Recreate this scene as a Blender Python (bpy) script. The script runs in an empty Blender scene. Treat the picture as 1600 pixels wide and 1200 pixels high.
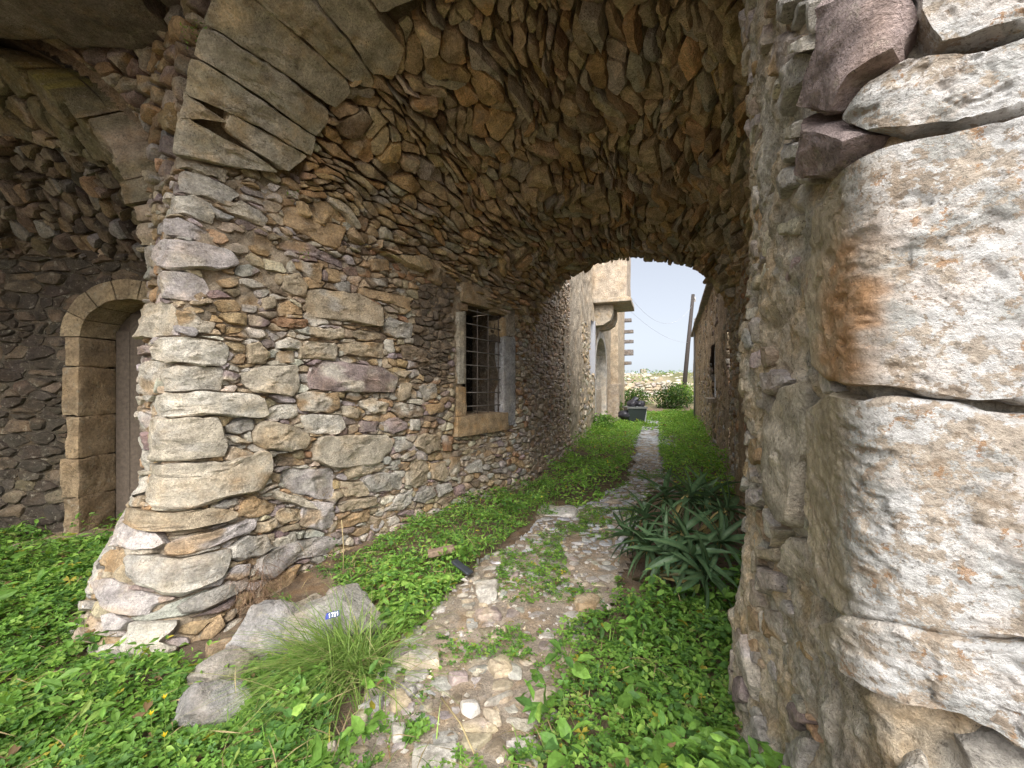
import bpy, math
import numpy as np
from mathutils import kdtree

C = bpy.context.scene
COL = C.collection
RNG = np.random.default_rng(11)

# ------------------------------------------------------------------ camera, sky, sun, exposure
CAMZ, F = 1.6, 640.0
cam_d = bpy.data.cameras.new('camera')
cam_d.sensor_width = 36.0
cam_d.lens = F / 1600.0 * 36.0
cam_d.clip_start = 0.02
cam_d.clip_end = 600.0
cam = bpy.data.objects.new('camera', cam_d)
COL.objects.link(cam)
cam.location = (0, 0, CAMZ)
cam.rotation_euler = (math.radians(90), 0, 0)
C.camera = cam

SUN_ELEV, SUN_AZ = math.radians(52), math.radians(182)      # azimuth clockwise from +Y: behind the camera
world = bpy.data.worlds.new('World')
C.world = world
world.use_nodes = True
wn = world.node_tree
wn.nodes.clear()
w_out = wn.nodes.new('ShaderNodeOutputWorld')
w_bg = wn.nodes.new('ShaderNodeBackground')
w_sky = wn.nodes.new('ShaderNodeTexSky')
w_sky.sky_type = 'NISHITA'
w_sky.sun_disc = False
w_sky.sun_elevation = SUN_ELEV
w_sky.sun_rotation = SUN_AZ
w_sky.air_density = 1.0
w_sky.dust_density = 6.2
w_sky.ozone_density = 1.0
w_hsv = wn.nodes.new('ShaderNodeHueSaturation')              # overcast: the blue mostly gone
w_hsv.inputs['Saturation'].default_value = 0.4
w_bg.inputs['Strength'].default_value = 0.15
w_geo = wn.nodes.new('ShaderNodeTexCoord')
w_up = wn.nodes.new('ShaderNodeVectorMath')                   # lift the sky a little: cloud keeps the horizon as light as the rest
w_up.operation = 'ADD'
w_up.inputs[1].default_value = (0, 0, 0.12)
wn.links.new(w_geo.outputs['Generated'], w_up.inputs[0])
wn.links.new(w_up.outputs[0], w_sky.inputs['Vector'])
wn.links.new(w_sky.outputs[0], w_hsv.inputs['Color'])
wn.links.new(w_hsv.outputs[0], w_bg.inputs['Color'])
wn.links.new(w_bg.outputs[0], w_out.inputs['Surface'])

sun_d = bpy.data.lights.new('sun', 'SUN')
sun_d.energy = 1.5
sun_d.angle = math.radians(50)
sun_d.color = (1.0, 0.985, 0.96)
sun = bpy.data.objects.new('sun', sun_d)
COL.objects.link(sun)
sun.rotation_euler = (math.radians(90) - SUN_ELEV, 0, -SUN_AZ + math.pi)
sun.rotation_euler = (math.pi / 2 - SUN_ELEV, 0, math.pi - SUN_AZ)
C.view_settings.view_transform = 'Standard'
C.view_settings.look = 'None'
C.view_settings.gamma = 1.0
C.view_settings.exposure = 1.05
C.cycles.use_denoising = True
C.cycles.denoising_prefilter = 'NONE'
C.cycles.use_adaptive_sampling = False
C.cycles.max_bounces = 8
C.cycles.diffuse_bounces = 5
C.cycles.glossy_bounces = 2
C.cycles.transparent_max_bounces = 4


# ------------------------------------------------------------------ noise
def _hash(ix, iy, iz, seed):
    h = (ix * 374761393 + iy * 668265263 + iz * 1274126177 + seed * 974711) & 0xFFFFFFFF
    h = ((h ^ (h >> 13)) * 1103515245) & 0xFFFFFFFF
    h = ((h ^ (h >> 16)) * 2654435761) & 0xFFFFFFFF
    return ((h ^ (h >> 15)) & 0xFFFFFF).astype(np.float64) / float(0xFFFFFF) * 2 - 1


def vnoise(p, seed=0):
    p = np.asarray(p, float)
    i = np.floor(p).astype(np.int64)
    f = p - i
    f = f * f * f * (f * (f * 6 - 15) + 10)
    r = 0.0
    for dx in (0, 1):
        wx = f[..., 0] if dx else 1 - f[..., 0]
        for dy in (0, 1):
            wy = f[..., 1] if dy else 1 - f[..., 1]
            for dz in (0, 1):
                wz = f[..., 2] if dz else 1 - f[..., 2]
                r = r + wx * wy * wz * _hash(i[..., 0] + dx, i[..., 1] + dy, i[..., 2] + dz, seed)
    return r


def fbm(p, octaves=4, seed=0, gain=0.5):
    p = np.asarray(p, float)
    a, s, t = 1.0, 0.0, 0.0
    for k in range(octaves):
        s = s + a * vnoise(p * (2.03 ** k) + 17.3 * k, seed + k)
        t += a
        a *= gain
    return s / t


def sstep(a, b, x):
    t = np.clip((np.asarray(x, float) - a) / (b - a), 0, 1)
    return t * t * (3 - 2 * t)


# ------------------------------------------------------------------ materials
def mat_base(name):
    m = bpy.data.materials.new(name)
    m.use_nodes = True
    n = m.node_tree.nodes
    return m, n, m.node_tree.links, n['Principled BSDF']


def math_node(n, l, op, a, b):
    k = n.new('ShaderNodeMath')
    k.operation = op
    for i, v in enumerate((a, b)):
        if hasattr(v, 'is_output'):
            l.new(v, k.inputs[i])
        else:
            k.inputs[i].default_value = v
    return k.outputs[0]


def noise_node(n, l, vec, scale, detail=5, rough=0.55):
    k = n.new('ShaderNodeTexNoise')
    k.inputs['Scale'].default_value = scale
    k.inputs['Detail'].default_value = detail
    k.inputs['Roughness'].default_value = rough
    l.new(vec, k.inputs['Vector'])
    return k.outputs[0]


def remap(n, l, val, a, b, c, d):
    k = n.new('ShaderNodeMapRange')
    l.new(val, k.inputs[0])
    for i, v in enumerate((a, b, c, d)):
        k.inputs[i + 1].default_value = v
    return k.outputs[0]


def mixc(n, l, fac, a, b, mode='MIX'):
    k = n.new('ShaderNodeMix')
    k.data_type = 'RGBA'
    k.blend_type = mode
    for sock, v in ((k.inputs[0], fac), (k.inputs[6], a), (k.inputs[7], b)):
        if hasattr(v, 'is_output'):
            l.new(v, sock)
        elif isinstance(v, (tuple, list)):
            sock.default_value = (*v, 1) if len(v) == 3 else v
        else:
            sock.default_value = v
    return k.outputs[2]


def stone_material(name, rough=0.88, bump=0.55, fine=1.0, lichen=0.35, speck=0.5, wet=False, strata=0.0, spec=0.3, warmth=.75):
    m, n, l, b = mat_base(name)
    geo = n.new('ShaderNodeNewGeometry')
    pos = geo.outputs['Position']
    if strata:
        vm = n.new('ShaderNodeVectorMath')
        vm.operation = 'MULTIPLY'
        l.new(pos, vm.inputs[0])
        vm.inputs[1].default_value = (1, 1, strata)
        pos_s = vm.outputs[0]
    else:
        pos_s = pos
    at = n.new('ShaderNodeAttribute')
    at.attribute_name = 'tint'
    n1 = noise_node(n, l, pos_s, 7 * fine, 7, 0.62)
    n2 = noise_node(n, l, pos_s, 48 * fine, 5, 0.65)
    n3 = noise_node(n, l, pos, 3.3 * fine, 6, 0.6)
    v = math_node(n, l, 'MULTIPLY', remap(n, l, n1, 0.3, 0.7, 0.6, 1.35), remap(n, l, n2, 0.3, 0.7, 0.66, 1.3))
    col = mixc(n, l, 1.0, at.outputs['Color'], v, 'MULTIPLY')
    warm = mixc(n, l, 1.0, col, (1.12, 0.9, 0.62), 'MULTIPLY')
    col = mixc(n, l, remap(n, l, n3, 0.48, 0.68, 0.0, warmth), col, warm)
    if lichen:
        n4 = noise_node(n, l, pos, 15 * fine, 9, 0.72)
        lf = remap(n, l, n4, 0.56, 0.66, 0.0, lichen)
        col = mixc(n, l, lf, col, (0.5, 0.46, 0.36))
    if speck:
        n5 = noise_node(n, l, pos, 70 * fine, 4, 0.7)
        n6 = noise_node(n, l, pos, 5.5 * fine, 4, 0.6)
        sf = math_node(n, l, 'MULTIPLY', remap(n, l, n5, 0.56, 0.66, 0.0, speck), remap(n, l, n6, 0.42, 0.6, 0.1, 1.0))
        col = mixc(n, l, sf, col, (0.045, 0.04, 0.032))
    l.new(col, b.inputs['Base Color'])
    b.inputs['Specular IOR Level'].default_value = spec
    if wet:
        l.new(remap(n, l, n3, 0.35, 0.62, 0.16, rough), b.inputs['Roughness'])
    else:
        b.inputs['Roughness'].default_value = rough
    nb = noise_node(n, l, pos_s, 30 * fine, 9, 0.68)
    nb2 = noise_node(n, l, pos_s, 120 * fine, 4, 0.6)
    hh = math_node(n, l, 'ADD', nb, math_node(n, l, 'MULTIPLY', nb2, 0.25))
    bp = n.new('ShaderNodeBump')
    bp.inputs['Strength'].default_value = bump
    bp.inputs['Distance'].default_value = 0.03 / fine
    l.new(hh, bp.inputs['Height'])
    l.new(bp.outputs[0], b.inputs['Normal'])
    return m


def leaf_material(name, trans=0.35, rough=0.5, vein=0.0):
    m, n, l, b = mat_base(name)
    at = n.new('ShaderNodeAttribute')
    at.attribute_name = 'tint'
    geo = n.new('ShaderNodeNewGeometry')
    nn = noise_node(n, l, geo.outputs['Position'], 60, 3)
    col = mixc(n, l, 1.0, at.outputs['Color'], remap(n, l, nn, 0.3, 0.7, 0.8, 1.2), 'MULTIPLY')
    l.new(col, b.inputs['Base Color'])
    b.inputs['Roughness'].default_value = rough
    b.inputs['Specular IOR Level'].default_value = 0.25
    tr = n.new('ShaderNodeBsdfTranslucent')
    l.new(mixc(n, l, 1.0, col, (1.3, 1.35, 0.55), 'MULTIPLY'), tr.inputs['Color'])
    mx = n.new('ShaderNodeMixShader')
    mx.inputs[0].default_value = trans
    l.new(b.outputs[0], mx.inputs[1])
    l.new(tr.outputs[0], mx.inputs[2])
    l.new(mx.outputs[0], n['Material Output'].inputs['Surface'])
    return m


def plain_material(name, rough=0.6, metal=0.0, bump=0.0, scale=40.0, var=0.25, spec=0.4):
    m, n, l, b = mat_base(name)
    at = n.new('ShaderNodeAttribute')
    at.attribute_name = 'tint'
    geo = n.new('ShaderNodeNewGeometry')
    nn = noise_node(n, l, geo.outputs['Position'], scale, 6, 0.6)
    col = mixc(n, l, 1.0, at.outputs['Color'], remap(n, l, nn, 0.25, 0.75, 1 - var, 1 + var), 'MULTIPLY')
    l.new(col, b.inputs['Base Color'])
    b.inputs['Roughness'].default_value = rough
    b.inputs['Metallic'].default_value = metal
    b.inputs['Specular IOR Level'].default_value = spec
    if bump:
        bp = n.new('ShaderNodeBump')
        bp.inputs['Strength'].default_value = bump
        bp.inputs['Distance'].default_value = 0.01
        l.new(nn, bp.inputs['Height'])
        l.new(bp.outputs[0], b.inputs['Normal'])
    return m


M_STONE = stone_material('rubble_stone', strata=1.15, bump=.95, lichen=.45, speck=.75, fine=1.25, warmth=.4)
M_VAULT = stone_material('vault_stone', lichen=0.4, speck=0.85, bump=1.0, fine=1.2, warmth=.35)
M_VOUS = stone_material('voussoir_stone', lichen=0.5, speck=0.95, bump=0.95, fine=1.3)
def white_material():
    m, n, l, b = mat_base('white_limestone')
    geo = n.new('ShaderNodeNewGeometry')
    vm = n.new('ShaderNodeVectorMath')
    vm.operation = 'MULTIPLY'
    l.new(geo.outputs['Position'], vm.inputs[0])
    vm.inputs[1].default_value = (1, 1, 1.12)
    pos = vm.outputs[0]
    at = n.new('ShaderNodeAttribute')
    at.attribute_name = 'tint'
    bw = n.new('ShaderNodeRGBToBW')
    l.new(at.outputs['Color'], bw.inputs[0])
    wm = remap(n, l, bw.outputs[0], .34, .47, 0.0, 1.0)
    col = at.outputs['Color']

    def layer(scale, lo, hi, c, k, rough=.72, detail=9):
        nonlocal col
        f = remap(n, l, noise_node(n, l, pos, scale, detail, rough), lo, hi, 0.0, k)
        col = mixc(n, l, math_node(n, l, 'MULTIPLY', f, wm), col, c)
    layer(6, .50, .55, (.34, .345, .325), .8)
    layer(11, .535, .556, (.39, .325, .25), .85)
    layer(24, .55, .568, (.31, .245, .18), .85)
    layer(15, .60, .615, (.31, .185, .095), .85)
    layer(70, .57, .60, (.2, .18, .15), .65)
    n1 = noise_node(n, l, pos, 60, 6, .65)
    col = mixc(n, l, 1.0, col, remap(n, l, n1, .3, .7, .82, 1.16), 'MULTIPLY')
    f = math_node(n, l, 'MULTIPLY', remap(n, l, noise_node(n, l, pos, 110, 5, .7), .57, .64, 0, .7), remap(n, l, noise_node(n, l, pos, 7, 4, .6), .45, .6, .15, 1))
    col = mixc(n, l, f, col, (.07, .06, .045))
    l.new(col, b.inputs['Base Color'])
    b.inputs['Roughness'].default_value = .8
    b.inputs['Specular IOR Level'].default_value = .3
    h = math_node(n, l, 'ADD', noise_node(n, l, pos, 28, 10, .7), math_node(n, l, 'MULTIPLY', noise_node(n, l, pos, 130, 5, .65), .3))
    bp = n.new('ShaderNodeBump')
    bp.inputs['Strength'].default_value = .9
    bp.inputs['Distance'].default_value = .02
    l.new(h, bp.inputs['Height'])
    l.new(bp.outputs[0], b.inputs['Normal'])
    return m


M_WHITE = white_material()
M_MORTAR = stone_material('mortar', rough=0.95, bump=1.0, lichen=0.45, speck=0.75, fine=1.6)
M_PATH = stone_material('path_stone', rough=0.62, bump=0.45, lichen=0.3, speck=0.3, wet=True, spec=0.5, warmth=.25)
M_DIRT = stone_material('soil', rough=0.95, bump=0.9, lichen=0.15, speck=0.3, fine=1.5)
M_PLASTER = stone_material('old_render', rough=0.95, bump=0.9, lichen=0.5, speck=0.8, fine=0.7, warmth=.35)
M_LEAF = leaf_material('leaf', .42)
M_SPURGE = leaf_material('spurge_leaf', trans=0.12, rough=0.38)
M_GRASS = leaf_material('grass_blade', trans=0.3, rough=0.45)
M_DRY = leaf_material('dry_grass', trans=0.2, rough=0.7)
M_WOOD = plain_material('weathered_wood', 0.85, 0, 0.6, 25, 0.35)
M_IRON = plain_material('rusty_iron', 0.75, 0.3, 0.4, 80, 0.35)
M_PLASTIC = plain_material('black_plastic', 0.35, 0, 0.2, 30, 0.2, 0.5)
M_PAINT = plain_material('paint', 0.6, 0, 0.0, 30, 0.12)

CREAM, WHITE, TAN = (.55, .49, .39), (.62, .58, .50), (.46, .38, .27)
OCHRE, RUST, GREY = (.46, .33, .195), (.38, .23, .135), (.44, .415, .37)
PURP, LILAC, BROWN, DARK = (.33, .265, .25), (.51, .465, .445), (.28, .215, .15), (.13, .105, .08)
PAL = {'w': WHITE, 'c': CREAM, 't': TAN, 'o': OCHRE, 'r': RUST, 'g': GREY, 'p': PURP, 'l': LILAC, 'b': BROWN, 'd': DARK}


# ------------------------------------------------------------------ objects
def mesh_from(name, verts, faces, tint=None, smooth=True, mat=None, sharp=None):
    me = bpy.data.meshes.new(name)
    verts = np.asarray(verts, np.float32)
    if isinstance(faces, np.ndarray):
        nf, k = faces.shape
        me.vertices.add(len(verts))
        me.vertices.foreach_set('co', verts.ravel())
        me.loops.add(nf * k)
        me.loops.foreach_set('vertex_index', faces.astype(np.int32).ravel())
        me.polygons.add(nf)
        me.polygons.foreach_set('loop_start', np.arange(0, nf * k, k, dtype=np.int32))
        me.update(calc_edges=True)
    else:
        me.from_pydata([tuple(v) for v in verts.tolist()], [], faces)
    if tint is not None:
        t = np.asarray(tint, np.float32)
        if t.ndim == 1:
            t = np.tile(t, (len(verts), 1))
        t = np.concatenate([np.clip(t[:, :3], 0, 1), np.ones((len(t), 1), np.float32)], 1)
        at = me.attributes.new('tint', 'FLOAT_COLOR', 'POINT')
        at.data.foreach_set('color', t.astype(np.float32).ravel())
    me.polygons.foreach_set('use_smooth', np.full(len(me.polygons), smooth))
    if sharp is not None:
        me.set_sharp_from_angle(angle=math.radians(sharp))
    if mat:
        me.materials.append(mat)
    return me


def root_loc(o):
    v = np.zeros(3)
    while o is not None:
        v += np.array(o.location)
        o = o.parent
    return v


def add(name, verts, faces, mat, tint=(.5, .5, .5), parent=None, smooth=True, sharp=None, origin=None, kind=None):
    """link ONE mesh object; verts are in world coordinates"""
    verts = np.asarray(verts, float)
    if origin is None:
        origin = np.array([*verts[:, :2].mean(0), verts[:, 2].min()])
    origin = np.asarray(origin, float)
    me = mesh_from(name, verts - origin, faces, tint, smooth, mat, sharp)
    o = bpy.data.objects.new(name, me)
    COL.objects.link(o)
    if parent is not None:
        o.parent = parent
        o.location = origin - root_loc(parent)
    else:
        o.location = origin
    if kind:
        o['kind'] = kind
    return o


def thing(name, label, cat, loc, group=None):
    o = bpy.data.objects.new(name, None)
    COL.objects.link(o)
    o.location = loc
    o.empty_display_size = 0.2
    tag(o, label, cat, group)
    return o


def tag(o, label, cat, group=None):
    o['label'] = label
    o['category'] = cat
    if group:
        o['group'] = group
    return o


def join(parts):
    V, Fc, T, n = [], [], [], 0
    for v, f, t in parts:
        v = np.asarray(v, float)
        V.append(v)
        Fc += [tuple(int(i) + n for i in q) for q in f]
        t = np.asarray(t, float)
        T.append(np.tile(t, (len(v), 1)) if t.ndim == 1 else t)
        n += len(v)
    return np.concatenate(V), Fc, np.concatenate(T)


BOXF = [(0, 3, 2, 1), (4, 5, 6, 7), (0, 1, 5, 4), (1, 2, 6, 5), (2, 3, 7, 6), (3, 0, 4, 7)]


def hexa(b4, t4):
    return np.array(list(b4) + list(t4), float), BOXF


def obox(c, ax, ay, az, sx, sy, sz):
    """box with centre c, axes ax ay az and full sizes"""
    c, ax, ay, az = (np.asarray(q, float) for q in (c, ax, ay, az))
    P = []
    for k in (-.5, .5):
        for i, j in ((-.5, -.5), (.5, -.5), (.5, .5), (-.5, .5)):
            P.append(c + ax * sx * i + ay * sy * j + az * sz * k)
    return np.array(P), BOXF


def rough_box(c, ax, ay, az, sx, sy, sz, n=5, amp=0.01, bev=0.02, seed=0, freq=6.0):
    """a subdivided block with rounded, uneven edges"""
    c, ax, ay, az = (np.asarray(q, float) for q in (c, ax, ay, az))
    V, idx, Fc = [], {}, []
    g = np.linspace(-1, 1, n + 1)

    def vid(p):
        k = tuple(np.round(p, 5))
        if k not in idx:
            idx[k] = len(V)
            V.append(p)
        return idx[k]
    for a in range(3):
        for s in (-1, 1):
            o1, o2 = [(1, 2), (2, 0), (0, 1)][a]
            for i in range(n):
                for j in range(n):
                    q = []
                    for di, dj in ((0, 0), (1, 0), (1, 1), (0, 1)):
                        p = [0, 0, 0]
                        p[a] = s
                        p[o1] = g[i + di]
                        p[o2] = g[j + dj]
                        q.append(vid(p))
                    Fc.append(tuple(q if s > 0 else q[::-1]))
    V = np.array(V, float)
    half = np.array([sx, sy, sz]) / 2
    L = V * half
    inner = np.maximum(half - bev, half * 0.3)
    core = np.clip(L, -inner, inner)
    d = L - core
    ln = np.linalg.norm(d, axis=1, keepdims=True)
    mx = np.maximum(half - inner, 1e-6).min()
    L = core + np.where(ln > 1e-9, d / np.maximum(ln, 1e-9) * np.minimum(ln, mx), 0)
    W = c + L[:, :1] * ax + L[:, 1:2] * ay + L[:, 2:3] * az
    nrm = W - c
    nrm /= np.maximum(np.linalg.norm(nrm, axis=1, keepdims=True), 1e-9)
    W = W + nrm * (fbm(W * freq + seed * 3.7, 4, seed) * amp)[:, None]
    return W, Fc


def tube(pts, r, k=6):
    pts = np.asarray(pts, float)
    r = np.full(len(pts), r) if np.isscalar(r) else np.asarray(r, float)
    V, Fc = [], []
    for i, p in enumerate(pts):
        d = pts[min(i + 1, len(pts) - 1)] - pts[max(i - 1, 0)]
        d /= np.linalg.norm(d)
        a = np.cross(d, (0, 0, 1) if abs(d[2]) < .9 else (1, 0, 0))
        a /= np.linalg.norm(a)
        b = np.cross(d, a)
        for j in range(k):
            t = 2 * math.pi * j / k
            V.append(p + r[i] * (math.cos(t) * a + math.sin(t) * b))
    for i in range(len(pts) - 1):
        for j in range(k):
            Fc.append((i * k + j, i * k + (j + 1) % k, (i + 1) * k + (j + 1) % k, (i + 1) * k + j))
    Fc.append(tuple(range(k - 1, -1, -1)))
    Fc.append(tuple((len(pts) - 1) * k + j for j in range(k)))
    return np.array(V), Fc


_ico = {}


def ico(sub):
    if sub not in _ico:
        import bmesh
        bm = bmesh.new()
        bmesh.ops.create_icosphere(bm, subdivisions=sub, radius=1)
        _ico[sub] = (np.array([v.co[:] for v in bm.verts]), [tuple(v.index for v in f.verts) for f in bm.faces])
        bm.free()
    return _ico[sub]


def rock(c, size, seed, sub=4, amp=0.18, rot=0.0, cut=7):
    """a broken boulder: a sphere cut by random planes and roughened"""
    r = np.random.default_rng(seed)
    V, Fc = ico(sub)
    nrm = r.normal(size=(cut, 3))
    nrm /= np.linalg.norm(nrm, axis=1, keepdims=True)
    d = r.uniform(.55, .95, cut)
    k = np.min(np.where(V @ nrm.T > 1e-3, d / np.maximum(V @ nrm.T, 1e-3), 9), axis=1)
    P = V * np.minimum(1, k)[:, None]
    P = P * (1 + amp * fbm(P * 1.7 + seed, 4, seed))[:, None]
    P = P + V * (0.05 * fbm(P * np.array([4, 4, 9]) + seed, 3, seed + 5))[:, None]
    P = P * np.asarray(size, float)
    cs, sn = math.cos(rot), math.sin(rot)
    P = np.stack([P[:, 0] * cs - P[:, 1] * sn, P[:, 0] * sn + P[:, 1] * cs, P[:, 2]], 1)
    return P + np.asarray(c, float), Fc


def proj(P):
    P = np.asarray(P, float)
    y = np.maximum(P[..., 1], 1e-3)
    return np.stack([800 + F * P[..., 0] / y, 600 - F * (P[..., 2] - CAMZ) / y], -1)


def ray(px, py):
    return np.array([(px - 800) / F, 1.0, -(py - 600) / F])


# ------------------------------------------------------------------ curved wall surfaces
class Surf:
    """a wall or vault face: (u, v) in metres to a place, with the open-air normal"""

    def __init__(self, fn, u0, u1, v0, v1, toward=None, flip=1):
        self.fn, self.u0, self.u1, self.v0, self.v1 = fn, u0, u1, v0, v1
        self.flip = flip
        self.tab = None

    def P(self, u, v):
        return self.fn(np.asarray(u, float), np.asarray(v, float))

    def N(self, u, v, e=0.01):
        u, v = np.asarray(u, float), np.asarray(v, float)
        a = self.fn(u + e, v) - self.fn(u - e, v)
        b = self.fn(u, v + e) - self.fn(u, v - e)
        n = np.cross(a, b) * self.flip
        return n / np.maximum(np.linalg.norm(n, axis=-1, keepdims=True), 1e-9)

    def at(self, pts):
        """where pixels of the photograph meet this face"""
        if self.tab is None:
            uu = np.arange(self.u0, self.u1, 0.02)
            vv = np.arange(self.v0, self.v1, 0.02)
            U, V = np.meshgrid(uu, vv)
            U, V = U.ravel(), V.ravel()
            P = self.P(U, V)
            n = self.N(U, V)
            ok = (P[:, 1] > 0.1) & (np.sum(n * (P - np.array([0, 0, CAMZ])), 1) < 0.02)
            self.tab = (U[ok], V[ok], proj(P[ok]))
        U, V, Q = self.tab
        out = []
        for p in pts:
            i = int(np.argmin(((Q - np.asarray(p, float)) ** 2).sum(1)))
            u, v = U[i], V[i]
            for _ in range(4):
                q = proj(self.P(u, v))
                ju = (proj(self.P(u + 1e-3, v)) - q) / 1e-3
                jv = (proj(self.P(u, v + 1e-3)) - q) / 1e-3
                J = np.stack([ju, jv], 1)
                if abs(np.linalg.det(J)) < 50:
                    break
                d = np.clip(np.linalg.solve(J, np.asarray(p, float) - q), -.03, .03)
                u, v = u + d[0], v + d[1]
            out.append((u, v))
        return np.array(out)


def plan_curve(pts, sigma=0.07, side=1):
    pts = np.asarray(pts, float)
    seg = np.linalg.norm(np.diff(pts, axis=0), axis=1)
    s = np.concatenate([[0], np.cumsum(seg)])
    t = np.arange(0, s[-1] + 1e-9, 0.01)
    x, y = np.interp(t, s, pts[:, 0]), np.interp(t, s, pts[:, 1])
    k = np.arange(-30, 31) * 0.01
    w = np.exp(-(k / sigma) ** 2 / 2)
    w /= w.sum()

    def sm(a):
        pad = np.concatenate([a[0] - (a[1:31] - a[0])[::-1], a, a[-1] + (a[-1] - a[-31:-1])[::-1]])
        return np.convolve(pad, w, 'valid')
    x, y = sm(x), sm(y)
    dx, dy = np.gradient(x), np.gradient(y)
    ln = np.hypot(dx, dy)
    nx, ny = (dy / ln, -dx / ln) if side > 0 else (-dy / ln, dx / ln)

    def f(u):
        u = np.asarray(u, float)
        e0, e1 = np.minimum(u, 0), np.maximum(u - t[-1], 0)
        X = np.interp(u, t, x) + e0 * dx[0] / 0.01 + e1 * dx[-1] / 0.01
        Y = np.interp(u, t, y) + e0 * dy[0] / 0.01 + e1 * dy[-1] / 0.01
        return X, Y, np.interp(u, t, nx), np.interp(u, t, ny)
    return f, s


def inpoly(poly, x, y):
    poly = np.asarray(poly, float)
    c = np.zeros(np.shape(x), bool)
    j = len(poly) - 1
    for i in range(len(poly)):
        xi, yi, xj, yj = *poly[i], *poly[j]
        if yi != yj:
            k = ((yi > y) != (yj > y)) & (x < (xj - xi) * (y - yi) / (yj - yi) + xi)
            c ^= k
        j = i
    return c


def resample(poly, m):
    poly = np.asarray(poly, float)
    q = np.concatenate([poly, poly[:1]])
    s = np.concatenate([[0], np.cumsum(np.linalg.norm(np.diff(q, axis=0), axis=1))])
    t = np.linspace(0, s[-1], m, endpoint=False)
    return np.stack([np.interp(t, s, q[:, 0]), np.interp(t, s, q[:, 1])], 1)


def ccw(p):
    x, y = p[:, 0], p[:, 1]
    return p if np.sum(x * np.roll(y, -1) - y * np.roll(x, -1)) > 0 else p[::-1]


def rows_seeds(r, u0, u1, v0, v1, hfun, aspect):
    S = []
    v = v0
    while v < v1:
        h = hfun(0.5 * (u0 + u1), v) * r.uniform(.7, 1.4)
        u = u0 - r.uniform(0, .3)
        while u < u1:
            hh = hfun(u, v)
            w = hh * aspect * r.uniform(.55, 1.7)
            S.append((u + w / 2, v + h / 2 + r.uniform(-.35, .35) * h))
            if r.random() < .4:
                S.append((u + w * r.uniform(0, 1), v + h * r.uniform(.6, 1.1)))
            u += w
        v += h
    return np.array(S)


def with_big(r, seeds, n, rad, aspect):
    """let some stones be much larger than their neighbours"""
    big = seeds[r.choice(len(seeds), n, replace=False)]
    R = rad * r.uniform(.7, 1.35, n)
    keep = np.ones(len(seeds), bool)
    for b, q in zip(big, R):
        keep &= np.hypot((seeds[:, 0] - b[0]) / aspect, seeds[:, 1] - b[1]) > q
    return np.concatenate([seeds[keep], big])


def fill_cells(r, u0, u1, v0, v1, res, traced, mask, seeds, aspect, min_area=6e-4, warp=0.0):
    """outlines of the rubble between the hand-placed stones"""
    uu, vv = np.arange(u0, u1, res) + res / 2, np.arange(v0, v1, res) + res / 2
    U, V = np.meshgrid(uu, vv)
    free = mask(U, V)
    for t in traced:
        bb = (U > t[:, 0].min() - .02) & (U < t[:, 0].max() + .02) & (V > t[:, 1].min() - .02) & (V < t[:, 1].max() + .02)
        if bb.any():
            free[bb] &= ~inpoly(t, U[bb], V[bb])
    fu, fv = U[free], V[free]
    kd = kdtree.KDTree(len(seeds))
    for i, s in enumerate(seeds):
        kd.insert((s[0] / aspect, s[1], 0), i)
    kd.balance()
    wob_u = 0.02 * vnoise(np.stack([fu * 14, fv * 14, 0 * fu], 1), 3)
    wob_v = 0.012 * vnoise(np.stack([fu * 14, fv * 14, 0 * fu + 7], 1), 4)
    if warp:
        wob_u = wob_u + warp * 1.6 * vnoise(np.stack([fu * 1.7, fv * 1.7, 0 * fu], 1), 5)
        wob_v = wob_v + warp * 1.5 * vnoise(np.stack([fu * 2.3, fv * 2.3, 0 * fu + 3], 1), 6)
    lab = np.array([kd.find((a, b, 0))[1] for a, b in zip((fu + wob_u) / aspect, fv + wob_v)])
    order = np.argsort(lab, kind='stable')
    lab, fu, fv = lab[order], fu[order], fv[order]
    cuts = np.flatnonzero(np.diff(lab)) + 1
    cells = []
    for a, b in zip(np.split(fu, cuts), np.split(fv, cuts)):
        if len(a) * res * res > min_area:
            cells.append(np.stack([a, b], 1))
    return cells


def angular(q, m, r, tol=.2):
    """keep the corners of an outline, straighten what lies between: broken stone, not pebbles"""
    n = len(q)
    c = q.mean(0)
    size = np.median(np.hypot(*(q - c).T))
    i0 = int(np.argmax(np.hypot(*(q - c).T)))
    q = np.roll(q, -i0, 0)
    i1 = int(np.argmax(np.hypot(*(q - q[0]).T)))
    keep = {0, i1}
    stack = [(0, i1), (i1, n)]
    while stack:
        a, b = stack.pop()
        if b - a < 2:
            continue
        A, B = q[a], q[b % n]
        d = B - A
        L = max(np.hypot(*d), 1e-9)
        k = np.arange(a + 1, b)
        dist = np.abs((q[k, 0] - A[0]) * d[1] - (q[k, 1] - A[1]) * d[0]) / L
        j = int(np.argmax(dist))
        if dist[j] > tol * size:
            keep.add(int(k[j]))
            stack += [(a, int(k[j])), (int(k[j]), b)]
    p = q[sorted(keep)]
    if len(p) < 3:
        p = q
    p = ccw(p)
    o = resample(p, m)
    o = .07 * np.roll(o, 1, 0) + .86 * o + .07 * np.roll(o, -1, 0)
    return o


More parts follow.
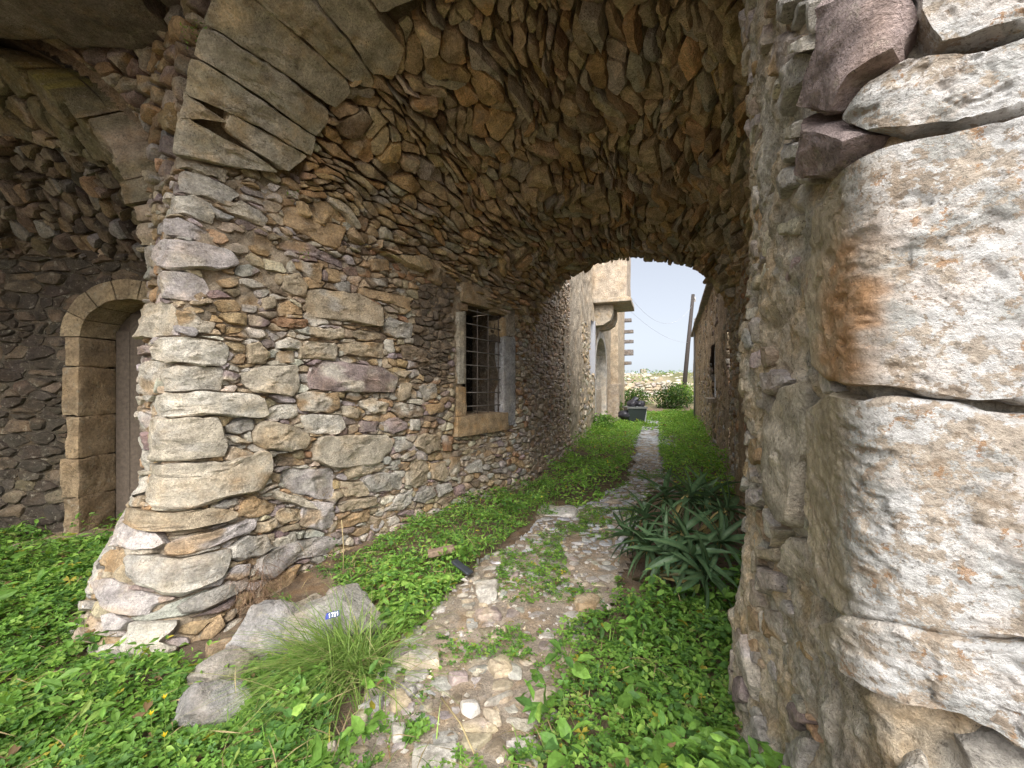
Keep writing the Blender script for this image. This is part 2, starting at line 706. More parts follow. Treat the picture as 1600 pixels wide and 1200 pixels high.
def star_outline(cell, m, res, shrink, r):
    c = np.median(cell, 0) * .5 + cell.mean(0) * .5
    d = cell - c
    sc = np.maximum(d.std(0), res)
    e = d / sc
    ang = np.arctan2(e[:, 1], e[:, 0])
    rad = np.hypot(e[:, 0], e[:, 1])
    R = np.zeros(m)
    k = np.floor((ang + math.pi) / (2 * math.pi) * m).astype(int) % m
    np.maximum.at(R, k, rad)
    idx = np.flatnonzero(R > 0)
    if len(idx) < 4:
        return None
    R = np.interp(np.arange(m), np.concatenate([idx - m, idx, idx + m]), np.tile(R[idx], 3))
    R = .1 * np.roll(R, 1) + .8 * R + .1 * np.roll(R, -1)
    th = (np.arange(m) + .5) / m * 2 * math.pi - math.pi
    q = np.stack([np.cos(th), np.sin(th)], 1) * R[:, None] * sc
    ln = np.hypot(q[:, 0], q[:, 1])
    q *= np.maximum(1 - (shrink - res * .3) / np.maximum(ln, 1e-6), .45)[:, None]
    return angular(c + q, m, r)


_topo = {}


def topo(m, R):
    if (m, R) not in _topo:
        Fc = []
        for i in range(R - 1):
            for j in range(m):
                Fc.append((i * m + j, i * m + (j + 1) % m, (i + 1) * m + (j + 1) % m, (i + 1) * m + j))
        for j in range(m):
            Fc.append(((R - 1) * m + j, (R - 1) * m + (j + 1) % m, R * m))
        _topo[(m, R)] = Fc
    return _topo[(m, R)]


def build_stone(S, outline, r, h, back=0.12, tint=TAN, lod=1, rough=1.0, facet=1.0, bevel=0.02, blotch=None, strat=0.6, tintfn=None):
    """one stone whose face stands h proud of the wall face, with broken facets and rough relief"""
    o = ccw(np.asarray(outline, float))
    m = len(o)
    R = {0: 4, 1: 6, 2: 12, 3: 64}[lod]
    c = o.mean(0)
    d = o - c
    ln = np.hypot(d[:, 0], d[:, 1])
    size = float(np.median(ln))
    bev = min(bevel, size * .22)
    ins = np.concatenate([[0.0, 0.0], bev * np.array([.35, 1.0]) if R > 4 else bev * np.array([.8])])
    k = [1 - ins_ / np.maximum(ln, 1e-4) for ins_ in ins]
    k = [np.maximum(q, .5) for q in k]
    last = k[-1]
    left = R - len(k)
    for i in range(left):
        k.append(last * (1 - (i + 1) / (left + 1)))
    K = np.stack(k)                                            # R x m
    uv = c + d[None] * K[..., None]
    uv = np.concatenate([uv.reshape(-1, 2), c[None]])
    nf = int(r.integers(2, 5))
    rel = (uv - c) / max(size, 1e-3)
    face = np.full(len(uv), 9.0)
    for _ in range(nf):
        g = r.normal(0, .5, 2) * facet
        face = np.minimum(face, r.uniform(0, .35) + rel @ g)
    face = np.clip(face, -1.2, .5)
    lev = np.empty(len(uv))
    lev[:m] = -back
    lev[m:2 * m] = 0.15 * h - 0.01
    rest = np.arange(len(uv)) >= 2 * m
    e = (rest * 1.0)
    ramp = np.ones(R)
    if R > 4:
        ramp[2] = .8
        ramp[3] = 1.0
    else:
        ramp[2] = .85
    rampv = np.concatenate([np.repeat(ramp, m), [1.0]])
    amp_f = min(size * .26, .055)
    so = r.uniform(-50, 50, 3)
    P0 = S.P(uv[:, 0], uv[:, 1])
    q = np.stack([uv[:, 0] * 1.0, uv[:, 1] * (1 + 1.1 * strat), 0 * uv[:, 0]], 1)
    n1 = fbm(q * 6 + so, 3, 1)
    n2 = fbm(q * 26 + so, 4, 9) if lod else 0 * n1
    ridge = 1 - np.abs(fbm(q * np.array([9, 13, 1]) + so * 1.3, 3, 21)) * 2 if lod else 0 * n1
    disp = rough * (n1 * min(.022, size * .13) + n2 * min(.011, size * .09) + (ridge - .6) * min(.008, size * .06))
    if lod == 3:
        disp = n1 * .003 + n2 * .0035 + .004 * fbm(q * 60 + so, 4, 33, .6) - .008 * sstep(.15, .4, fbm(q * 19 - so, 4, 44)) - .004 * sstep(.04, .0, np.abs(fbm(q * np.array([2.6, 2.6, 1]) - so, 4, 45)))
    hh = h * rampv + amp_f * face * rampv + disp * np.where(rest, 1, .35)
    lev = np.where(rest, hh, lev)
    lev[m:2 * m] += 0
    nrm = S.N(uv[:, 0], uv[:, 1])
    edge = (np.arange(len(uv)) >= m) & (np.arange(len(uv)) < 3 * m)
    if lod:
        uvj = np.where(edge[:, None], 0.12 * min(size, .12) * np.stack([vnoise(q * 16 + so, 31), vnoise(q * 16 - so, 32)], 1), 0)
        P0 = S.P(uv[:, 0] + uvj[:, 0], uv[:, 1] + uvj[:, 1])
    P = P0 + nrm * lev[:, None]
    t = np.tile(np.asarray(tint, float), (len(uv), 1))
    if blotch is not None:
        w = sstep(.05, .35, fbm(q * 4.5 + so * .7, 3, 40))[:, None]
        t = t * (1 - w * .8) + np.asarray(blotch) * w * .8
    if tintfn is not None:
        t = tintfn(uv, t)
    return P, topo(m, R), t


def stone_tint(r, keys, jit=.1):
    a = np.array(PAL[keys[r.integers(len(keys))]])
    b = np.array(PAL[keys[r.integers(len(keys))]])
    a = a * (1 + r.normal(0, jit)) * (1 + r.normal(0, .03, 3))
    return np.clip(a, .02, .75), np.clip(b, .02, .75)


def screen_area(P):
    q = proj(P)
    if P[:, 1].min() < .05:
        return 0
    lo, hi = np.maximum(q.min(0), 0), np.minimum(q.max(0), (1600, 1200))
    w = hi - lo
    return float(w[0] * w[1]) if (w > 0).all() else 0


def emit(parent, built, mat, name='stone', rest='rubble', limit=300, sharp=38, restmat=None):
    """the stones that show largest as parts, the remainder as one rubble part"""
    built.sort(key=lambda b: -screen_area(b[0]))
    for P, Fc, t in built[:limit]:
        add(name, P, Fc, mat, t, parent, True, sharp, P.mean(0))
    if len(built) > limit:
        V, Fc, T = join(built[limit:])
        add(rest, V, Fc, restmat or mat, T, parent, True, sharp, V.mean(0), 'stuff')


def backing(S, u0, u1, v0, v1, res, mask, off, amp, tint, mat, parent, name='mortar', freq=9, tintfn=None):
    uu, vv = np.arange(u0, u1 + res, res), np.arange(v0, v1 + res, res)
    U, V = np.meshgrid(uu, vv)
    ok = mask(U, V)
    P = S.P(U.ravel(), V.ravel())
    n = S.N(U.ravel(), V.ravel())
    d = off + amp * fbm(P * freq, 4, 5) + .45 * amp * fbm(P * freq * 4.5, 4, 6, .62)
    P = P + n * d[:, None]
    nu = len(uu)
    q = ok[:-1, :-1] & ok[1:, :-1] & ok[:-1, 1:] & ok[1:, 1:]
    i, j = np.nonzero(q)
    Fc = np.stack([i * nu + j, i * nu + j + 1, (i + 1) * nu + j + 1, (i + 1) * nu + j], 1)
    used = np.unique(Fc)
    mp = np.full(len(P), -1)
    mp[used] = np.arange(len(used))
    if S.flip < 0:
        Fc = Fc[:, ::-1]
    T = np.tile(np.asarray(tint, float), (len(used), 1)) * (1 + .25 * fbm(P[used] * 3, 3, 8))[:, None]
    if tintfn is not None:
        T = tintfn(np.stack([U.ravel()[used], V.ravel()[used]], 1), T)
    return add(name, P[used], mp[Fc], mat, T, parent, True, None)


def zpoly(origin, scale, pts):
    return [(origin[0] + x / scale, origin[1] + y / scale) for x, y in pts]


ALL = lambda U, V: np.ones(np.shape(U), bool)

# ------------------------------------------------------------------ the ground
def gz(x, y):
    x, y = np.asarray(x, float), np.asarray(y, float)
    z = -0.13 * np.exp(-((x + 2.1) ** 2 / 1.4 + (y - 2.0) ** 2 / 1.6))
    z = z + 0.02 * np.sin(x * 2.1 + 1) * np.cos(y * 1.7)
    z = z + 2.75 * sstep(27, 52, y + .25 * x)
    return z


def axis_steps(lo, a, b, hi, fine, grow=1.25):
    m = list(np.arange(a, b, fine))
    s, q = fine, m[-1]
    while q < hi:
        s *= grow
        q += s
        m.append(q)
    s, q, pre = fine, a, []
    while q > lo:
        s *= grow
        q -= s
        pre.append(q)
    return np.array(pre[::-1] + m)


gx, gy = axis_steps(-250, -5, 6, 300, .06, 1.18), axis_steps(-60, .6, 11, 420, .06, 1.1)
GX, GY = np.meshgrid(gx, gy)
pp = np.stack([GX.ravel(), GY.ravel(), 0 * GX.ravel()], 1)
GZ = gz(pp[:, 0], pp[:, 1]) + .018 * fbm(pp * 3, 4, 2) + .008 * fbm(pp * 17, 3, 3) + .5 * sstep(27, 40, pp[:, 1]) * fbm(pp * .15, 3, 4)
nn_ = len(gx)
ii, jj = np.meshgrid(np.arange(len(gy) - 1), np.arange(nn_ - 1), indexing='ij')
ii, jj = ii.ravel(), jj.ravel()
gf = np.stack([ii * nn_ + jj, ii * nn_ + jj + 1, (ii + 1) * nn_ + jj + 1, (ii + 1) * nn_ + jj], 1)
far = sstep(24, 30, pp[:, 1])[:, None]
mixn = sstep(-.15, .25, fbm(pp * .6, 4, 6))[:, None]
gt = np.array((.17, .125, .085)) * (1 + .3 * fbm(pp * 2, 3, 7))[:, None]
gt = gt * (1 - far) + far * (np.array((.30, .255, .17)) * mixn + np.array((.13, .14, .06)) * (1 - mixn))
add('ground', np.stack([pp[:, 0], pp[:, 1], GZ], 1), gf, M_DIRT, gt, None, True, None, (0, 0, 0), 'structure')


def gp(px, py, z=0.0):
    d = ray(px, py)
    t = (z - CAMZ) / d[2]
    return d[0] * t, d[1] * t


def gpoly(pts, z=0.0):
    return np.array([gp(x, max(y, 610), z) for x, y in pts])


# ------------------------------------------------------------------ plan of the passage
D_, C_, B_ = (-3.0, 3.37), (-2.43, 2.99), (0.2, 6.59)
MOUTH_L, FAR_L = (0.42, 7.19), (1.39, 9.88)
K_, E_ = (0.77, 0.85), (1.14, 2.0)
MOUTH_R = (3.4, 6.4)
lw_curve, lw_s = plan_curve([(-2.9, 4.3), D_, C_, B_, MOUTH_L, FAR_L], .07, 1)
U_D, U_C, U_B, U_M, U_F = lw_s[1:]


def lw_fn(u, v):
    x, y, nx, ny = lw_curve(u)
    base = (.33 * np.exp(-((u - 1.45) / .8) ** 2) + .05) * np.clip(1 - v / .95, 0, 2) ** 1.25
    out = base + .035 * np.clip(2.7 - v, 0, 3) * np.exp(-((u - 1.4) / 1.0) ** 2)
    out = out + .03 * vnoise(np.stack([u * 1.1, v * 1.3, 0 * u], -1), 12)
    return np.stack([x + nx * out, y + ny * out, v + 0 * x], -1)


LW = Surf(lw_fn, .5, U_F, -.3, 3.6)


def lin(a, b, t):
    t = np.asarray(t, float)[..., None]
    return np.asarray(a, float) * (1 - t) + np.asarray(b, float) * t


def vault_fn(Lf, Rf, zl, zr, zc, T, up=0.0):
    def fn(s, t):
        s, t = np.broadcast_arrays(np.asarray(s, float), np.asarray(t, float))
        L, R = Lf(s), Rf(s)
        ph = np.pi * t / T
        w = ((1 - np.cos(ph)) / 2)[..., None]
        p = L * (1 - w) + R * w
        zb = np.where(ph < np.pi / 2, zl(s), zr(s))
        z = zb + (zc(s) - zb) * np.sin(ph) + up
        return np.concatenate([p, z[..., None]], -1)
    return fn


def lw_plan(u):
    x, y, _, _ = lw_curve(u)
    return np.stack([x, y], -1)


T_V, S_V = 5.0, 5.0
RING = Surf(vault_fn(lambda s: lw_plan(U_C + s * .86), lambda s: lin(K_, E_, s / 1.0),
                     lambda s: 3.0 + .1 * s, lambda s: 3.4 + 0 * s, lambda s: 4.46 - .05 * s, T_V), -.1, 1.15, 0.02, T_V - .02)
VAULT = Surf(vault_fn(lambda s: lw_plan(U_C + .8 + s / S_V * (U_M - U_C - .8)), lambda s: lin((1.5, 1.95), MOUTH_R, s / S_V),
                      lambda s: 3.1 - .62 * s / S_V, lambda s: 3.3 - .68 * s / S_V, lambda s: 4.5 - .86 * s / S_V, T_V), 0, S_V, .02, T_V - .02)
for S in (RING, VAULT):
    if S.N(np.array([.5]), np.array([2.5]))[0, 2] > 0:
        S.flip = -1

# ------------------------------------------------------------------ left passage wall and pier
z1, z2, z3 = ((140, 240), 4), ((140, 500), 4), ((140, 760), 4)
z4, z5 = ((440, 400), 4), ((440, 640), 4)
TR = []


def tr(zm, key, *polys, h=.05):
    for p in polys:
        TR.append((zpoly(zm[0], zm[1], p), key, h))


tr(z1, 'c', [(545, 30), (640, 22), (700, 60), (850, 110), (850, 175), (760, 150), (650, 100), (550, 105)], h=.03)
tr(z1, 'w', [(555, 120), (700, 125), (800, 180), (890, 220), (930, 260), (860, 330), (780, 300), (700, 275), (640, 255), (570, 240), (550, 180)],
   [(500, 320), (560, 270), (650, 268), (760, 325), (790, 400), (760, 440), (690, 420), (610, 390), (510, 400)])
tr(z1, 'c', [(800, 330), (860, 370), (970, 410), (1060, 450), (1120, 430), (1110, 390), (1000, 330), (930, 290), (860, 320)], h=.03)
tr(z1, 'l', [(500, 430), (570, 410), (650, 440), (760, 500), (760, 540), (640, 530), (510, 525)], h=.02)
tr(z1, 'l', [(480, 560), (620, 550), (740, 570), (860, 610), (930, 680), (860, 720), (700, 720), (560, 735), (480, 720), (440, 650)],
   [(430, 770), (520, 740), (640, 745), (720, 790), (740, 850), (680, 920), (560, 920), (470, 905), (435, 850)])
tr(z1, 'g', [(375, 600), (430, 580), (440, 720), (380, 690)])
tr(z1, 'c', [(330, 990), (400, 950), (470, 930), (530, 950), (550, 1050), (500, 1140), (330, 1155)])
tr(z1, 'o', [(550, 1000), (640, 990), (700, 1040), (780, 1060), (760, 1120), (640, 1130), (560, 1120)], h=.03)
tr(z1, 'o', [(1210, 330), (1280, 320), (1400, 420), (1590, 470), (1540, 600), (1440, 560), (1310, 490), (1220, 440)],
   [(1290, 670), (1450, 690), (1440, 820), (1380, 790), (1290, 720)], [(1460, 720), (1590, 740), (1570, 800), (1460, 790)],
   [(1170, 940), (1240, 920), (1330, 980), (1330, 1010), (1180, 1010)])
tr(z1, 'p', [(1180, 530), (1300, 540), (1440, 600), (1600, 680), (1600, 720), (1460, 670), (1290, 620), (1180, 580)], h=.03)
tr(z1, 't', [(1210, 770), (1300, 750), (1360, 830), (1340, 890), (1260, 890), (1200, 840)], [(1070, 910), (1150, 890), (1160, 960), (1080, 980)])
tr(z1, 'r', [(1130, 1040), (1170, 1020), (1360, 1040), (1360, 1090), (1180, 1090)])
tr(z2, 'w', [(460, 180), (500, 110), (620, 100), (760, 125), (850, 150), (850, 280), (700, 285), (560, 270), (470, 250)],
   [(375, 540), (440, 465), (620, 450), (820, 450), (980, 460), (1060, 490), (1100, 600), (1050, 615), (820, 595), (680, 590), (520, 605), (400, 600)], h=.08)
tr(z2, 'c', [(400, 620), (560, 610), (790, 615), (840, 800), (830, 850), (700, 865), (520, 880), (420, 870), (395, 780)], h=.11)
tr(z2, 'c', [(400, 900), (600, 890), (800, 890), (960, 850), (1090, 810), (1115, 860), (1100, 990), (1040, 1070), (860, 1110), (720, 1150), (620, 1190), (510, 1180), (400, 1140)], h=.14)
tr(z2, 't', [(980, 150), (1050, 130), (1110, 190), (1100, 270), (990, 270)], [(844, 730), (900, 720), (1010, 770), (900, 770)])
tr(z2, 'o', [(1160, 190), (1270, 195), (1280, 275), (1170, 265)])
tr(z2, 'w', [(1160, 140), (1240, 105), (1325, 150), (1310, 185), (1170, 180)],
   [(465, 310), (600, 285), (740, 290), (830, 295), (815, 435), (690, 440), (560, 455), (470, 445)],
   [(1085, 600), (1160, 530), (1290, 520), (1295, 600), (1130, 630)], [(830, 870), (880, 785), (980, 810), (1030, 840), (880, 895)], h=.06)
tr(z2, 'c', [(945, 330), (1090, 290), (1290, 285), (1310, 420), (1250, 475), (1080, 460), (950, 420)], h=.09)
tr(z2, 'p', [(840, 310), (940, 345), (900, 385), (825, 375)], [(315, 170), (440, 160), (460, 200), (330, 220)])
tr(z2, 'l', [(270, 610), (330, 570), (410, 600), (380, 680), (280, 690)])
tr(z2, 'w', [(300, 320), (370, 260), (470, 250), (540, 270), (460, 330), (460, 450), (400, 470), (310, 450)],
   [(275, 740), (370, 705), (370, 800), (290, 805)], [(255, 850), (330, 810), (400, 870), (390, 940), (280, 920)],
   [(190, 1090), (260, 970), (390, 970), (395, 1060), (290, 1110), (395, 1160), (250, 1170), (190, 1130)], h=.04)
tr(z2, 'g', [(830, 660), (930, 630), (1015, 620), (1020, 680), (930, 720), (850, 700)])
tr(z2, 'c', [(1015, 690), (1060, 640), (1180, 640), (1260, 660), (1350, 720), (1340, 800), (1200, 820), (1080, 800), (1010, 760)], h=.1)
tr(z2, 'w', [(1310, 590), (1570, 595), (1590, 670), (1530, 715), (1350, 705)], h=.06)
tr(z2, 'b', [(1130, 870), (1200, 820), (1330, 840), (1340, 910), (1160, 910)], h=-.02)
tr(z2, 'l', [(1190, 990), (1230, 930), (1520, 930), (1520, 1100), (1480, 1125), (1260, 1080)],
   [(1340, 1130), (1510, 1140), (1520, 1290), (1460, 1310), (1300, 1290), (1310, 1190)], h=.05)
tr(z2, 'c', [(1110, 1070), (1200, 1080), (1340, 1120), (1400, 1180), (1300, 1170), (1150, 1110)], h=.09)
tr(z3, 'g', [(750, 130), (840, 90), (900, 85), (930, 110), (820, 140)])
tr(z3, 'o', [(940, 100), (1010, 60), (1100, 95), (1180, 110), (1120, 170), (980, 200), (930, 180)], [(690, 960), (720, 890), (810, 800), (840, 870), (760, 950)])
tr(z3, 't', [(235, 150), (260, 130), (420, 150), (560, 170), (720, 145), (860, 165), (905, 180), (840, 230), (700, 260), (600, 290), (520, 285), (380, 260), (240, 200)], h=.13)
tr(z3, 't', [(1150, 160), (1200, 130), (1320, 140), (1320, 200), (1200, 240), (1160, 200)], [(1020, 240), (1140, 200), (1160, 250), (1080, 295), (1020, 290)],
   [(1180, 260), (1290, 225), (1300, 260), (1170, 300)], [(1290, 580), (1330, 530), (1420, 510), (1420, 570), (1350, 610)], h=.07)
tr(z3, 'w', [(1115, 350), (1180, 320), (1285, 280), (1295, 375), (1170, 390)])
tr(z3, 'l', [(130, 290), (190, 200), (280, 200), (420, 270), (470, 320), (450, 380), (350, 410), (320, 375), (170, 380)],
   [(90, 170), (130, 110), (230, 110), (230, 160), (150, 220), (100, 215)], [(70, 600), (160, 580), (300, 640), (430, 680), (400, 760), (280, 810), (200, 800), (90, 710)],
   [(100, 800), (160, 785), (270, 840), (210, 900), (120, 900)], [(840, 580), (900, 500), (1000, 480), (990, 560), (920, 590)], h=.06)
tr(z3, 'l', [(455, 370), (560, 320), (740, 290), (860, 240), (1010, 215), (1010, 270), (900, 320), (800, 370), (640, 420), (560, 440), (470, 430)], h=.1)
tr(z3, 'g', [(860, 380), (960, 310), (1080, 310), (1120, 390), (1050, 440), (940, 465), (860, 460)],
   [(270, 430), (400, 420), (560, 450), (720, 420), (850, 390), (860, 470), (820, 580), (700, 640), (600, 680), (460, 680), (350, 620), (270, 540)],
   [(570, 740), (640, 680), (820, 620), (880, 610), (900, 680), (820, 730), (700, 780), (590, 790)], h=.1)
tr(z3, 'o', [(120, 420), (160, 390), (250, 400), (270, 560), (190, 570), (120, 520)], [(1050, 700), (1060, 640), (1290, 480), (1260, 600), (1210, 700)])
tr(z3, 'g', [(30, 420), (60, 290), (140, 220), (120, 350), (60, 430)], [(20, 680), (30, 520), (100, 440), (110, 540), (70, 600), (60, 680)])
tr(z3, 'w', [(230, 960), (290, 840), (420, 840), (580, 830), (560, 880), (500, 960), (540, 1010), (460, 1110), (330, 1110), (290, 1060), (230, 1020)], h=.12)
tr(z3, 'l', [(1030, 470), (1100, 410), (1280, 340), (1490, 310), (1540, 335), (1500, 420), (1330, 450), (1270, 470), (1100, 590), (1040, 540)], h=.07)
tr(z4, 't', [(150, 230), (220, 205), (480, 240), (615, 320), (610, 450), (420, 410), (160, 380)], h=.09)
tr(z4, 'o', [(460, 230), (500, 195), (640, 230), (780, 260), (800, 340), (700, 310), (600, 280)], [(890, 930), (1000, 910), (1010, 970), (920, 995)],
   [(900, 20), (980, 30), (1020, 120), (990, 190), (910, 150)], [(540, 20), (660, 30), (670, 100), (560, 90)])
tr(z4, 'b', [(500, 140), (660, 140), (660, 190), (560, 200)], [(740, 560), (800, 560), (900, 590), (900, 660), (760, 650)], [(670, 960), (740, 915), (860, 940), (880, 1000), (790, 1010)])
tr(z4, 'g', [(330, 170), (420, 155), (435, 230), (350, 220)], [(620, 410), (680, 385), (820, 430), (810, 510), (720, 515), (620, 470)])
tr(z4, 't', [(160, 450), (380, 455), (390, 510), (300, 530), (160, 490)], [(410, 480), (470, 460), (600, 480), (640, 510), (560, 530), (440, 510)],
   [(700, 730), (740, 715), (810, 720), (760, 760)], [(710, 870), (740, 790), (800, 800), (790, 890), (740, 910)], [(850, 810), (960, 800), (970, 880), (890, 910)],
   [(360, 940), (430, 930), (495, 970), (470, 1020), (390, 1000)], [(800, 60), (890, 40), (890, 130), (800, 110)])
tr(z4, 't', [(100, 590), (140, 530), (330, 545), (345, 600), (320, 650), (110, 640)], [(360, 560), (470, 535), (630, 545), (630, 640), (500, 630), (370, 610)], h=.08)
tr(z4, 'w', [(640, 520), (690, 520), (700, 600), (670, 610), (640, 570)], [(480, 900), (560, 890), (660, 920), (650, 980), (570, 990), (490, 940)], [(795, 1020), (860, 1020), (860, 1090), (800, 1090)])
tr(z4, 'p', [(165, 770), (190, 690), (260, 660), (420, 670), (600, 690), (710, 760), (700, 850), (560, 850), (330, 845), (180, 830)], h=.1)
tr(z4, 'o', [(80, 870), (150, 850), (340, 855), (355, 950), (300, 980), (110, 970)], h=.06)
tr(z4, 'p', [(490, 1030), (600, 1030), (580, 1100), (490, 1100)], [(595, 1080), (640, 1030), (700, 1010), (780, 1040), (780, 1080), (690, 1110)])
tr(z5, 'c', [(190, 220), (230, 165), (420, 160), (640, 155), (690, 200), (680, 260), (600, 330), (400, 360), (280, 360), (190, 310)], h=.1)
tr(z5, 't', [(380, 380), (440, 350), (630, 330), (640, 360), (530, 410), (410, 430)], [(360, 450), (500, 450), (540, 510), (520, 540), (390, 540)],
   [(355, 590), (450, 560), (590, 540), (590, 590), (480, 620), (360, 640)], [(930, 340), (1010, 320), (1030, 400), (1000, 450), (930, 430)], [(730, 300), (830, 250), (830, 280), (750, 315)], h=.06)
tr(z5, 'g', [(510, 430), (600, 395), (750, 390), (745, 490), (650, 510), (545, 510)], [(700, 200), (760, 180), (830, 220), (750, 265), (700, 260)],
   [(690, 580), (720, 530), (815, 510), (800, 580), (740, 630), (640, 630)], [(830, 530), (940, 480), (960, 540), (880, 580), (820, 570)], [(960, 470), (1040, 455), (1060, 500), (980, 545)],
   [(1150, 350), (1240, 310), (1250, 390), (1160, 400)], [(1050, 560), (1150, 545), (1160, 580), (1060, 590)])
tr(z5, 't', [(770, 400), (830, 300), (880, 275), (915, 350), (910, 440), (840, 480), (770, 470)], [(840, 170), (890, 150), (990, 160), (980, 250), (900, 270), (830, 230)], h=.06)
tr(z5, 'o', [(340, 700), (400, 660), (550, 620), (540, 690), (420, 730), (340, 745)], [(1050, 300), (1110, 290), (1110, 380), (1080, 450), (1040, 400)])
tr(z5, 'r', [(1000, 170), (1060, 160), (1060, 260), (1010, 260)])
tr(z5, 'b', [(640, 360), (780, 330), (780, 360), (680, 370)])

wall = thing('stone_wall', 'long rubble stone wall with barred window and bulging corner pier left of the path', 'wall', (-1.0, 4.6, 0))

# the window opening, in wall coordinates
wq = LW.at([(726, 646), (785, 647), (729, 478), (785, 486)])
W_U0, W_U1 = float(wq[[0, 2], 0].mean()), float(wq[[1, 3], 0].mean())
W_Z0, W_Z1 = float(wq[[0, 1], 1].mean()), float(wq[[2, 3], 1].mean())
FR_U0, FR_U1 = W_U0 - .22, W_U1 + .30
FR_Z0, FR_Z1 = W_Z0 - .27, W_Z1 + .33
print('window', W_U0, W_U1, W_Z0, W_Z1)


def lw_top(u):
    return np.where(u < U_C, 3.2, 3.2 - .5 * np.clip((u - U_C) / (U_M - U_C), 0, 1) + .35 * sstep(U_C + 1.9, U_C + .9, u))


def lw_mask(U, V):
    ok = (V < np.where(U > U_M, 5.5, lw_top(U))) & (U < U_F - .02 + .05 * vnoise(np.stack([V * 9, V, 0 * V], -1), 3))
    ok &= ~((U > FR_U0) & (U < FR_U1) & (V > FR_Z0) & (V < FR_Z1))
    return ok


def lw_mortar_mask(U, V):
    ok = V < np.where(U > U_M, 5.6, lw_top(U) + .15)
    return ok & ~((U > W_U0 - .06) & (U < W_U1 + .06) & (V > W_Z0 - .06) & (V < W_Z1 + .06))


r = np.random.default_rng(3)
traced = [(ccw(LW.at(p)), key, h) for p, key, h in TR]
seeds = rows_seeds(r, .6, U_F, -.25, 5.4, lambda u, v: .088 if u < 5.2 else .085, 1.6)
seeds = with_big(r, seeds, 70, .085, 1.6)
cells = fill_cells(r, .75, U_F, -.25, 5.4, .0125, [t[0] for t in traced], lw_mask, seeds, 1.75)
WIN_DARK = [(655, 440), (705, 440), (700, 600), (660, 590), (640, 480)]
PLASTER = [(330, 345), (400, 360), (450, 400), (470, 440), (440, 480), (400, 490), (320, 480), (310, 440)]
built = []
for o, key, h in traced:
    a = screen_area(LW.P(o[:, 0], o[:, 1]))
    lod = 2 if a > 700 else 1
    q = resample(o, 44 if lod == 2 else 22)
    q = .1 * np.roll(q, 1, 0) + .8 * q + .1 * np.roll(q, -1, 0)
    q = q.mean(0) + (q - q.mean(0)) * 1.025
    base = np.array(PAL[key]) * (1 + r.normal(0, .08))
    _, b2 = stone_tint(r, 'wcotg')
    built.append(build_stone(LW, q, r, h * .62 + r.uniform(-.005, .015), .16, np.clip(base * .97, 0, .7), lod, 1.2, .95, .014, b2, .5))
for c in cells:
    m = c.mean(0)
    P = LW.P(m[0], m[1])
    sc = proj(P)
    ext = (c.max(0) - c.min(0)) * F / max(P[1], .3)
    lod = 0 if ext.max() < 15 else 1
    pl = bool(inpoly(PLASTER, sc[0], sc[1]))
    if pl and r.random() < .35:
        continue
    o = star_outline(c, 12 if lod == 0 else 20, .0125, .005, r)
    if o is None:
        continue
    keys = 'wcttooglpb' if m[0] < 4.2 else ('ttobgcpb' if m[0] < 5.6 else 'tlpgcrto')
    if m[0] > 3.0 and m[1] > 2.3:
        keys = 'toobgrt'
    t, b2 = stone_tint(r, keys)
    if m[0] > U_M - .5:
        t = t * .45 + np.array((.50, .41, .33)) * .55  # pinkish tan, lightened to offset the vault's shade at the mouth
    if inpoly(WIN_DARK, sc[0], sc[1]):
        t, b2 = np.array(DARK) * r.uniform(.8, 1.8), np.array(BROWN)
    h = r.uniform(-.004, .042) if not pl else r.uniform(0, .015)
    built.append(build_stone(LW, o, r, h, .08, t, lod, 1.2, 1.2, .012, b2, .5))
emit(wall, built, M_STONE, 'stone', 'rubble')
backing(LW, 0, U_F, -.4, 5.6, .025, lw_mortar_mask, -.022, .045, (.36, .295, .215), M_MORTAR, wall)


# ---- the window: reveal, frame stones, bars, boards
def lwp(u, z, d):
    return (LW.P(u, z) + LW.N(u, z) * d).reshape(3)


wu = .5 * (W_U0 + W_U1)
AX = LW.P(W_U1, W_Z0) - LW.P(W_U0, W_Z0)
AX[2] = 0
AX /= np.linalg.norm(AX)
AZ = np.array([0, 0, 1.])
AY = np.cross(AZ, AX)
AY = AY if AY @ np.array([1, -1, 0]) > 0 else -AY              # open air
WC = lwp(wu, .5 * (W_Z0 + W_Z1), 0)
WW, WH = W_U1 - W_U0, W_Z1 - W_Z0


def wbox(x0, x1, z0, z1, d0, d1):
    c = WC + AX * (x0 + x1) / 2 + AZ * (z0 + z1) / 2 + AY * (d0 + d1) / 2
    return obox(c, AX, AY, AZ, x1 - x0, d1 - d0, z1 - z0)


def wrough(x0, x1, z0, z1, d0, d1, n=6, amp=.012, bev=.02, seed=0):
    c = WC + AX * (x0 + x1) / 2 + AZ * (z0 + z1) / 2 + AY * (d0 + d1) / 2
    return rough_box(c, AX, AY, AZ, x1 - x0, d1 - d0, z1 - z0, n, amp, bev, seed)


